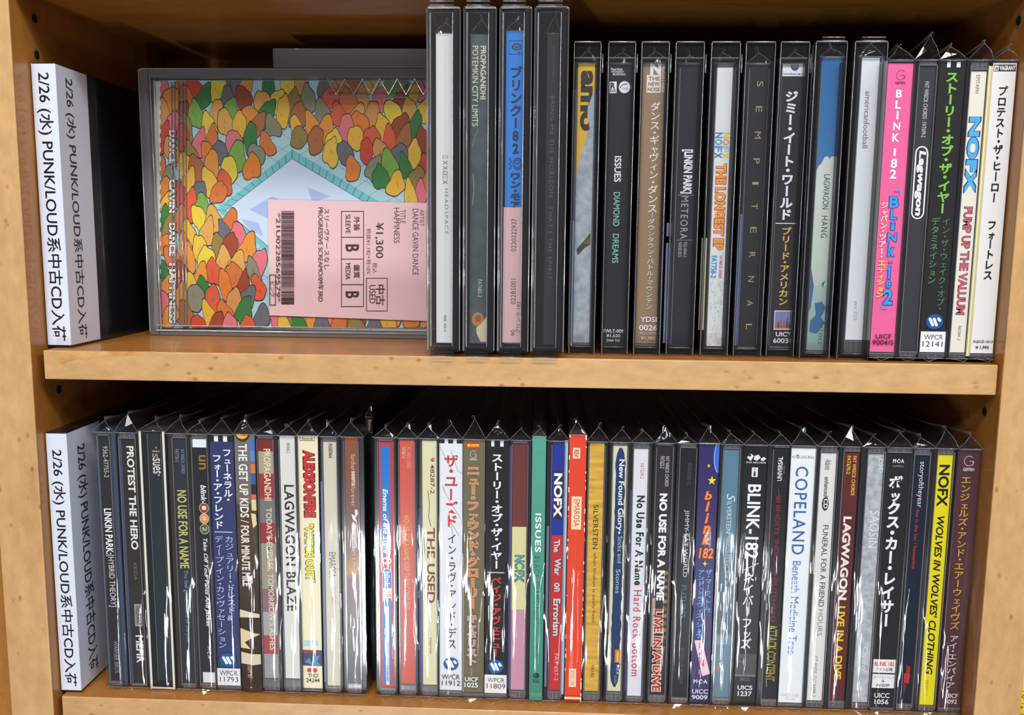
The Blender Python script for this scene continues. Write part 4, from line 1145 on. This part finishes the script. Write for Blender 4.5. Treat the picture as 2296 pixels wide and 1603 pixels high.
def u9(k):
    k.T('[LINKIN PARK]', 335, 434, .22, .86, (232, 234, 236), .04); k.T('METEORA', 440, 536, .28, .7, (170, 166, 168), sp=1.2); k.B(437, 438, .1, 1, (150, 150, 154)); k.B(538, 539, .1, 1, (150, 150, 154)); k.T('9362-48444-2', 542, 577, .5, .72, (150, 144, 140), .02); k.T('WARNER BROS.', 542, 577, .2, .42, (150, 144, 140), .02)


ud('CD with dark navy-black spine and white name in square brackets, in a security case', (1524, 1564, 1508, 1546, 145, 775), (30, 30, 39), u9, 74, strips=((-.5, -.2, 500, 770, (128, 140, 180)), (-.5, -.2, 530, 545, (120, 104, 60))))


def u10(k):
    for i, c in enumerate(((58, 140, 200), (70, 170, 180), (90, 150, 210), (60, 120, 190))): k.T('NOFX'[i], 297 + i * 15, 310 + i * 15, .02, .5, c, .04)
    for i, c in enumerate(((232, 196, 60), (226, 150, 90), (150, 200, 210), (240, 200, 80))): k.T('NOFX'[i], 297 + i * 15, 310 + i * 15, .52, .96, c, .04)
    k.T('THE LONGEST EP', 367, 560, .2, .82, (240, 168, 66), .03, ol=(198, 74, 44), ow=.05); k.T('FAT758-2', 573, 623, .08, .46, (40, 150, 214), .02); k.T('FAT WRECK CHORDS', 573, 624, .62, .82, (216, 88, 148), .01)
    rnd = random.Random(8)
    for i in range(150):
        v = rnd.uniform(620, 772); a = rnd.uniform(.02, .96); k.B(v, v + 1.2, a, a + .04, (140, 142, 142))


ud('CD with white spine, rainbow and fat orange lettering, in a security case', (1608, 1642, 1585, 1619, 151, 776), (220, 224, 220), u10, 75, strips=((-.6, -.25, 534, 740, (214, 204, 160)),))


def u11(k):
    for ch, v, h in (('S', 182, 12), ('E', 238, 13), ('M', 295, 16), ('P', 355, 12), ('I', 408, 6), ('T', 456, 13), ('E', 509, 13), ('R', 565, 12), ('N', 619, 13), ('A', 673, 13), ('L', 726, 12)): k.T(ch, v, v + h, .42, .76, (170, 150, 102))


ud('CD with dark spine and widely spaced small gold capitals in a security case', (1681, 1724, 1655, 1692, 145, 776), (32, 33, 37), u11, 76, strips=((-.32, -.08, 480, 775, (112, 126, 180)),))


def u12(k):
    k.B(129, 171, 0, 1, (226, 230, 234)); k.E(137, 159, .33, .68, (46, 74, 150)); k.E(141, 152, .4, .6, (96, 140, 120)); k.H('UNIVERSAL', 144, 151, .08, .9, (196, 160, 90), .01); k.H('UNIVERSAL MUSIC', 164, 168, .02, .98, (70, 90, 150), .02)
    k.J('ジミー・イート・ワールド', 203, 494, .16, .7, (234, 236, 240), .04); k.B(500, 502, .02, .97, (226, 228, 230)); k.J('ブリード・アメリカン', 509, 685, .28, .72, (226, 178, 84), .025)
    k.B(696, 739, .16, 1, (226, 228, 234)); k.B(698, 737, .19, .97, (116, 130, 178)); k.B(722, 737, .19, .97, (150, 110, 100)); [k.poly([(a, 734), (a + .05, v), (a + .1, 734)], c) for a, v, c in ((.3, 718, (70, 60, 80)), (.42, 708, (170, 84, 74)), (.55, 716, (160, 90, 80)), (.68, 706, (64, 60, 76)), (.8, 716, (60, 60, 80)))]
    k.H('UICY', 744, 754, .26, .96, WH, .02); k.H('60034', 758, 769, .16, 1, WH, .02)


ud('CD with black wrap strip, fat white then gold Japanese characters, in a security case', (1755, 1811, 1725, 1775, 129, 775), (36, 36, 39), u12, 77, case=(1751, 1815, 1721, 1779, 129, 775))

# two wide-shouldered cases with a tab on top
for (l, r), lab in zip(((1807, 1884), (1893, 1973)), ('clear security case with a top tab around the blue sky spine', 'clear security case with a top tab around the plain white spine')):
    x0, x1 = xs(l, r, 445, 12)
    keeper(lab, x0 + .2, x1 - .2, 12, 86.4, 3, depth=138, tint=FROST)


def u13(k):
    k.G(110, 370, (34, 100, 160), (60, 120, 172), 18); k.poly([(0, 420), (0, 385), (.1, 372), (.25, 366), (.4, 352), (.55, 350), (.65, 356), (.78, 350), (1, 352), (1, 470), (0, 470)], (206, 214, 204)); k.G(440, 640, (206, 214, 200), (188, 200, 186), 12); k.G(640, 785, (170, 190, 180), (128, 160, 150), 10)
    for P in (((0, 600), (.2, 640), (.1, 690), (0, 700)), ((.3, 680), (.7, 676), (.9, 690), (.6, 720), (.4, 708)), ((.1, 720), (.5, 700), (.9, 724), (.5, 748), (.1, 745)), ((.6, 636), (.8, 628), (.7, 645))): k.poly(P, (60, 104, 144))
    k.T('LAGWAGON', 391, 469, .42, .74, (66, 74, 74)); k.T('HANG', 484, 533, .42, .74, (66, 74, 74), sp=1.2); k.T('FAT334-2', 725, 771, .6, .8, (64, 84, 92))


ud('CD with sky blue and white cloud spine in a tabbed security case', (1848, 1888, 1806, 1850, 110, 785), (60, 116, 168), u13, 78, Y=16, z0=ZS + 2, depth=130, H=127, case=(1842, 1894, 1801, 1855, 110, 785))


def u14(k): k.T('americanfootball', 204, 332, .3, .62, (112, 116, 122)); k.T('prc 025', 676, 718, .36, .62, (160, 164, 168))


ud('CD with plain white spine and small grey lettering in a tabbed security case', (1934, 1972, 1894, 1934, 125, 762), (228, 232, 235), u14, 79, Y=16, z0=ZS + 2, depth=130, H=127, strips=((1.1, 1.2, 130, 760, (120, 120, 160)),), case=(1927, 1980, 1887, 1941, 125, 762))


# ------------------------------------------------------------------ middle shelf: five loose discs at the right end
def ul(label, case, card, base, draw, seed, **kw): return disc(label, case, card, base, draw, Y=8.0, z0=ZS + 1.6, H=124.6, group=GU, seed=seed, depth=132, bulge=.6, **kw)


def u15(k):
    DK = (110, 30, 66); BL = (62, 152, 226); W_ = (244, 240, 242)
    k.O(157, 180, .34, .72, DK, .04, t0=.12, t1=.98); k.LN([(.52, 169), (.68, 169), (.64, 178)], 1, DK); k.H('GEFFEN', 183, 189, .32, .72, DK, .02)
    for ch, v0, v1, w in (('B', 201, 219, .2), ('L', 225, 244, .2), ('I', 249, 268, .04), ('N', 274, 292, .24), ('K', 299, 318, .24), ('1', 333, 350, .05), ('8', 356, 377, .22), ('2', 380, 401, .22)):
        c = .5 - (v0 - 200) / 200 * .03; k.H(ch, v0, v1, c - w / 2 - .02, c + w / 2 + .02, W_, .03)
    for ch, v0, v1, a0, a1 in (('B', 440, 466, .4, .78), ('L', 470, 492, .48, .74), ('i', 497, 516, .52, .68), ('N', 522, 542, .42, .78), ('k', 546, 575, .48, .74), ('-', 587, 590, .54, .66), ('1', 597, 625, .54, .62), ('8', 629, 645, .48, .68), ('2', 648, 683, .4, .78)): k.H(ch, v0, v1, a0, a1, BL, .03, ol=(40, 60, 130))
    k.poly([(.41, 337), (.5, 332.5), (.5, 336)], W_); k.poly([(.44, 606), (.56, 596), (.56, 602)], BL)
    k.LN([(.56, 428), (.8, 428), (.8, 438)], 2, BL); k.LN([(.36, 683), (.36, 692), (.6, 692)], 2, BL)
    k.J('ジャパン・ツアー・', 452, 580, .06, .36, (244, 226, 200), .02); k.J('エディション', 582, 668, .08, .4, (238, 206, 80), .03)
    k.H('UICF', 749, 759, .18, .84, (96, 22, 54), .02); k.H('9004/5', 762, 773, .06, .94, (96, 22, 54), .02)


ul('CD with hot pink wrap strip and stacked white letters', (1985, 2046, 1955, 2009, 130, 800), (1986, 2045, 1956, 2007, 142, 789), (228, 98, 150), u15, 81, hp=7)


def u16(k):
    k.T('FAT WRECK CHORDS : FAT699-2', 183, 308, .4, .66, (204, 204, 206)); P = []
    A0, A1, V0, V1 = .14, .86, 329, 490
    for i in range(13): t = math.pi * i / 12; P.append(((A0 + A1) / 2 + (A1 - A0) / 2 * math.cos(t), V0 + 14 - 14 * math.sin(t)))
    for i in range(13): t = math.pi + math.pi * i / 12; P.append(((A0 + A1) / 2 + (A1 - A0) / 2 * math.cos(t), V1 - 14 - 14 * math.sin(t)))
    k.LN(P + [P[0]], 2.6, (226, 228, 228)); k.T('Lagwagon', 338, 484, .22, .76, (230, 232, 232), .045, .1)


ul('CD with dark grey spine and a white rounded logo outline', (2047, 2106, 2010, 2060, 134, 800), (2060, 2098, 2019, 2053, 150, 785), (52, 54, 60), u16, 82, hp=9, lean=2)


def u17(k):
    k.B(139, 151, .28, .42, WH); k.B(139, 151, .65, .8, WH); GN = (122, 192, 62)
    k.J('ストーリー・オブ・ザ・イヤー', 160, 480, .26, .76, GN, .035); k.J('デタミネイション', 487, 637, .1, .46, (92, 152, 92)); k.J('イン・ザ・ウェイク・オブ・', 487, 697, .52, .86, (74, 134, 84))
    k.W(704, 738, .18, .86); k.B(743, 789, 0, 1, (232, 232, 232)); k.H('WPCR', 750, 761, .14, .9, BK); k.H('12141', 765, 777, .1, .9, BK)


ul('CD with black wrap strip and lime green Japanese characters, blue badge at its foot', (2106, 2166, 2060, 2119, 130, 800), (2107, 2165, 2061, 2117, 139, 789), (34, 34, 37), u17, 83, hp=6)


def u18(k):
    k.T('EPITAPH', 168, 209, .36, .6, (112, 112, 110))
    k.T('NOFX', 262, 434, .14, .84, (80, 168, 222), .05, ol=(30, 46, 70), ow=.02); k.T('PUMP UP THE VALUUM', 464, 705, .26, .76, (192, 98, 118), .02, ol=(110, 34, 48), ow=.035); k.T('86584-2', 730, 763, .46, .66, (130, 130, 126))


ul('CD with ivory spine, sky blue and rose lettering and a pale yellow edge', (2168, 2227, 2121, 2171, 140, 802), (2178, 2213, 2128, 2162, 160, 790), (224, 221, 206), u18, 84, hp=8, lean=2, strips=((1.1, 1.36, 148, 798, (242, 228, 166)),))


def u19(k):
    k.B(145, 160, .03, .97, BK); k.B(147, 158.5, .05, .24, WH); k.LN([(.1, 157), (.16, 150), (.2, 157)], 1.6, BK); k.H('VAGRANT', 147, 158, .27, .95, WH, .04)
    k.J('プロテスト・ザ・ヒーロー', 192, 455, .28, .7, (26, 26, 28), .025); k.J('フォートレス', 493, 628, .28, .7, (26, 26, 28), .025); k.H('XQCZ-1013', 763, 769, .06, .95, (60, 60, 62), .02); k.H('¥ 1,995', 775, 783, .2, .8, (60, 60, 62), .02)


ul('CD with white wrap strip and black Japanese characters at the upper row\'s right end', (2229, 2289, 2172, 2230, 130, 802), (2230, 2288, 2173, 2228, 141, 792), (230, 229, 226), u19, 85, hp=6, lean=2)


# ------------------------------------------------------------------ the two black divider cases with paper labels
def divider(label, x0, x1, Y, z0, H, px_front, px_side, wlab):
    root = thing('shelf_divider', ((x0 + x1) / 2, Y + 68, z0), label, 'divider', 'black divider cases with a folded paper label')
    z1 = z0 + H
    b = MB(); b.box(x0, x1, Y + .3, Y + 138, z0, z1, paint((20, 21, 26), .22, .5), .5); b.build('case', root)
    # folded paper: front face and the flap along the right side, inside a clear pocket
    zt, zb = z1 - .6, z0 + 1.2
    WHP = paint((204, 210, 224), .35, .35)
    b = MB(); b.box(x0 + .1, x1 + .12, Y, Y + .25, zb, zt, WHP); b.box(x1 + .02, x1 + .2, Y + .05, Y + wlab, zb, zt, WHP)
    b.build('paper_label', root)
    txt = '2/26 (水) PUNK/LOUD系中古CD入荷'
    k = Ink(lambda a, v, n: Vector((x0 + (x1 - x0) * a, Y - .03 - .01 * n, zt + (zb - zt) * v)))
    k.T(txt, px_front[0], px_front[1], .14, .82, (28, 28, 34), .012)
    k.fn = lambda a, v, n: Vector((x1 + .24 + .01 * n, Y + wlab * a, zt + (zb - zt) * v))
    k.T(txt, px_side[0], px_side[1], .22, .55, (60, 60, 68), .012)
    k.done('label_print', root)
    return root


divider('black divider case with folded white paper label at the left end of the middle shelf', -227.6, -216.9, 12.6, ZS + .05, 125.5, (.03, .985), (.035, .985), 26)
divider('black divider case with folded white paper label at the left end of the lower shelf', -227.7, -218.2, 6.6, ZL + .05, 125.8, (.06, .985), (.06, .97), 29)

# ------------------------------------------------------------------ the wide case facing the room, left half of the middle shelf
WY = 68.0
WX0, WX1, WZ0, WZ1 = -206.3, -57.5, ZS + .05, 83.9
wk = thing('security_case', ((WX0 + WX1) / 2, WY + 7, WZ0), 'wide clear security case turned face-on around the colourful cover', 'security case', 'clear security cases round the CDs')
GR = clear('grey_keeper_rail', (0.60, 0.58, 0.60), .12, .10, .32, (.36, .35, .37), 3)
b = MB()
b.box(WX0, WX0 + 5.2, WY, WY + 13, WZ0, WZ1, GR, .7, 3); b.box(WX0 + 5.2, WX1, WY, WY + 13, WZ1 - 4.6, WZ1, GR, .6, 3); b.box(WX0 + 5.2, WX1, WY, WY + 13, WZ0, WZ0 + 3.2, GR, .6, 3); b.box(WX1 - 4, WX1, WY, WY + 13, WZ0 + 3.2, WZ1 - 4.6, GR, .6, 3)
b.build('rail_frame', wk)
b = MB(); b.box(at(611, 150, WY).x, WX1, WY + .5, WY + 12, WZ1 + .02, WZ1 + 9.6, GR, .7, 3); b.build('lock_block', wk)
b = MB()
b.tube([(WX0 + .5, WY - .1, WZ0 + 2), (WX0 + .5, WY - .1, WZ1 - 1.5), (WX0 + 2, WY - .1, WZ1 - .4), (WX1 - 1, WY - .1, WZ1 - .4)], .28, RIM, 6)
b.tube([(WX0 + 6.4, WY - .1, WZ0 + 3), (WX0 + 6.2, WY - .1, WZ1 - 4)], .3, RIM, 6); b.tube([(WX0 + 4, WY - .1, WZ0 + 5.2), (WX1, WY - .1, WZ0 + 5.2)], .3, RIM, 6); b.tube([(WX0 + 4, WY - .1, WZ0 + 2.6), (WX1, WY - .1, WZ0 + 2.6)], .5, RIM, 6)
b.tube([(at(611, 150, WY).x + .4, WY + .3, WZ1 + .3), (at(611, 150, WY).x + .4, WY + .3, WZ1 + 9.2), (WX1, WY + .3, WZ1 + 9.2)], .22, RIM, 6)
b.build('polished_edge', wk)
b = MB(); b.box(WX0 + 5.2, WX1 - 4, WY + .6, WY + 1.2, WZ0 + 3.2, WZ1 - 4.6, SHELL); b.build('front_pane', wk)
# springy zigzag comb under the lock block
P = []
for i in range(13):
    X = 735 + i * 19.5
    P.append(at(X, 176 if i % 2 == 0 else 212, WY)); P[-1] = (P[-1].x, WY - .1, P[-1].z)
b = MB(); b.tube(P, .45, RIM, 6)
q0, q1 = at(727, 155, WY), at(960, 220, WY); b.box(q0.x, q1.x, WY - .25, WY + .2, q1.z, at(727, 160, WY).z, SMOKE); b.box(q0.x, q1.x, WY - .3, WY + .2, q1.z, q1.z + .6, EDGE); b.build('spring_comb', wk)

wd = thing('compact_disc', (-131, WY + 7, WZ0 + 3.4), 'CD shown face-on with a crowded colourful cover and pink price sticker', 'CD', GU)
JX0, JX1, JZ0, JZ1 = at(345, 450, WY + 2).x, WX1 - 4.3, WZ0 + 3.5, WZ1 - 5.0
b = MB(); b.box(JX0, JX1, WY + 5.5, WY + 11.5, JZ0, JZ1, paint((196, 194, 192), .3)); b.build('tray', wd)
b = MB(); b.box(JX0 - .3, JX1 + .3, WY + 1.6, WY + 12, JZ0 - .2, JZ1 + .2, SHELL, .3); b.build('case_shell', wd)
CY = WY + 5.0
k = Ink(lambda a, v, n: (lambda p: Vector((p.x, CY - .02 - .012 * min(n, 60), p.z)))(at(a, v, CY)))
TEAL = (176, 214, 218)
k.B(180, 735, 358, 962, TEAL)


def flat(pts, c): k.k = min(k.k, 30); k.poly(pts, c)


rnd = random.Random(21)
# tiled floor lines
INKC = (54, 60, 66)
for i in range(-8, 16):
    for dx, dy in ((300, 170), (300, -190)):
        x = 300 + i * 60; y0 = 180 if dy > 0 else 735
        pts = []
        for t in range(0, 31):
            xx, yy = x + dx * t / 10, y0 + dy * t / 10
            if 360 < xx < 960 and 181 < yy < 734: pts.append((xx, yy))
        k.k = 2
        if len(pts) > 1: k.LN([pts[0], pts[-1]], .5, INKC)
# pale diamond of water with a tiled kerb
k.k = 4; k.poly([(486, 470), (655, 335), (830, 440), (962, 520), (962, 640), (720, 640), (640, 600)], (120, 196, 200))
k.k = 6; k.poly([(506, 472), (655, 356), (820, 455), (962, 545), (962, 640), (720, 620), (640, 585)], (206, 222, 240))
k.k = 7
for t in range(12):
    f_ = t / 11; k.LN([(486 + 169 * f_, 470 - 135 * f_), (506 + 149 * f_, 472 - 116 * f_)], .7, INKC); k.LN([(655 + 175 * f_, 335 + 105 * f_), (655 + 165 * f_, 356 + 99 * f_)], .7, INKC)
k.k = 8; k.LN([(506, 472), (655, 356), (820, 455), (962, 545)], .9, INKC); k.LN([(506, 472), (640, 585)], .9, INKC)
for P in (((560, 470), (610, 440), (660, 460), (600, 490)), ((690, 420), (740, 440), (700, 455)), ((540, 490), (580, 500), (590, 530), (560, 515))): k.k = 8; k.poly(P, (170, 190, 232))
PAL = [(226, 130, 50), (232, 182, 58), (232, 204, 66), (206, 76, 52), (160, 74, 44), (60, 128, 62), (126, 170, 72), (228, 120, 128), (150, 128, 66), (110, 110, 116), (214, 150, 84), (222, 96, 60), (176, 108, 60), (140, 138, 112), (230, 150, 60), (224, 168, 84), (216, 120, 60), (234, 190, 70)]


def inside(x, y):
    poly = [(478, 470), (655, 322), (970, 505), (970, 650), (715, 655), (630, 610)]
    c = False; j = 5
    for i in range(6):
        (xi, yi), (xj, yj) = poly[i], poly[j]
        if (yi > y) != (yj > y) and x < (xj - xi) * (y - yi) / (yj - yi) + xi: c = not c
        j = i
    return c


blob = []
for row in range(19):
    for q in range(16):
        x = 366 + q * 39 + (row % 2) * 19 + rnd.uniform(-9, 9); y = 194 + row * 30 + rnd.uniform(-8, 8)
        if not inside(x, y + 22) and y < 735 and x < 965 and not (598 < x < 965 and 455 < y < 700): blob.append((x, y))
blob.sort(key=lambda p: p[1])
last = None
kk = 9
for (x, y) in blob:
    c = rnd.choice([p for p in PAL if p != last]); last = c
    hh = rnd.uniform(27, 37); ww = rnd.uniform(14, 19); tilt = rnd.uniform(-.35, .35); a1, a2 = rnd.uniform(0, 6), rnd.uniform(0, 6); nq = 22
    def ring(s_, ex=0):
        R_ = []
        for i in range(nq):
            t = 2 * math.pi * i / nq
            r = 1 + .10 * math.sin(2 * t + a1) + .09 * math.sin(3 * t + a2) + .06 * math.sin(5 * t + a1 * 2)
            px, py = (ww * (1 + .28 * math.sin(t)) * r * math.cos(t)) * s_, hh * r * math.sin(t) * s_
            X_, Y_ = x + px * math.cos(tilt) - py * math.sin(tilt), y + px * math.sin(tilt) + py * math.cos(tilt)
            R_.append((min(958, max(359, X_)), min(734, max(181, Y_))))
        return R_
    kk += .12
    k.k = kk; k.poly(ring(1.06), (46, 42, 42)); k.k = kk + .04; k.poly(ring(.99), c)
    for q in range(2):
        sx, sy = rnd.uniform(-.5, .3) * ww, rnd.uniform(-.3, .4) * hh
        k.k = kk + .06; k.LN([(x + sx, y + sy), (x + sx + rnd.uniform(-3, 3), y + sy + 5), (x + sx + rnd.uniform(-1, 5), y + sy + 9)], .5, (60, 50, 46))
KF = kk + 1
k.k = 40
cover = k.done('cover_print', wd)
k2 = Ink(lambda a, v, n: (lambda p: Vector((p.x, CY - .62 - .012 * n, p.z)))(at(a, v, CY - .62)))
k2.B(182, 735, 345, 359, (214, 212, 206))
for i in range(26):
    k2.k = 1; k2.B(184 + i * 21, 186 + i * 21 + 8, 357, 361, (226, 224, 220))
for (v0, t) in ((292, 'DANCE'), (402, 'GAVIN'), (500, 'DANCE'), (590, 'HAPPINESS')):
    k2.k = 2; k2.T(t, v0, v0 + len(t) * 15, 379, 394, (240, 236, 226), .05, ol=(30, 26, 26), ow=.04)
k2.done('inlay_print', wd)
b = MB()
for xx, r_ in ((384, .3), (391, .35), (399, .4), (408, .45), (415, .4)):
    p, q = at(xx, 185, CY - 1), at(xx + 3, 733, CY - 1); b.tube([(p.x, CY - 1, p.z), (q.x, CY - 1, q.z)], r_, EDGE, 6)
b.build('hinge_ribs', wd)

SK = CY - 1.2
k = Ink(lambda a, v, n: (lambda p: Vector((p.x, SK - .012 * n, p.z)))(at(a, v, SK)))
TX = (76, 54, 58)
k.poly([(604, 707), (964, 720), (962, 455), (601, 447)], (240, 200, 202))


def frame(v0, v1, a0, a1, w=1.6):
    for q in ((v0, v0 + w, a0, a1), (v1 - w, v1, a0, a1), (v0, v1, a0, a0 + w), (v0, v1, a1 - w, a1)): k.B(*q, TX)


k.T('ARTIST', 470, 507, 941, 951, TX); k.T('DANCE GAVIN DANCE', 468, 617, 925, 938, TX); k.T('TITLE', 470, 501, 898, 909, TX); k.T('HAPPINESS', 466, 545, 883, 896, TX)
k.T('¥1,300', 499, 579, 840, 860, TX, .01); k.T('税抜¥1,182+税10%', 512, 615, 821, 832, TX); k.T('税込', 589, 612, 835, 846, TX)
frame(623, 698, 821, 869); k.T('中古', 638, 684, 843, 863, TX, .015); k.T('USED', 639, 680, 828, 842, TX)
frame(473, 688, 765, 816); k.B(531, 532.5, 765, 816, TX); k.B(580, 581.5, 765, 816, TX); k.B(637, 638.5, 765, 816, TX)
k.T('外装', 485, 517, 793, 807, TX, .01); k.T('SLEEVE', 481, 523, 775, 786, TX); k.T('B', 548, 564, 775, 805, TX, .02); k.T('盤質', 593, 623, 793, 807, TX, .01); k.T('MEDIA', 590, 626, 775, 786, TX); k.T('B', 653, 668, 775, 805, TX, .02)
k.T('スリーヴケースなし', 467, 604, 727, 739, TX); k.T('PROGRESSIVE SCREAMO/09年3RD', 465, 676, 713, 726, TX)
v = 473.0; rb = random.Random(4)
while v < 682:
    w_ = rb.choice((.9, .9, 1.7, 2.4)); k.k = 40; k.B(v, min(683, v + w_), 631, 660, TX); v += w_ + rb.choice((.9, .9, 1.7))
k.T('*21U0228569579*', 477, 677, 619.5, 629.5, TX); frame(615, 684, 604.5, 619); k.T('ピンク', 631, 664, 606.5, 616.5, TX)
k.LN([(956, 470), (957, 690)], .6, (120, 90, 94))
k.done('price_sticker', wd)
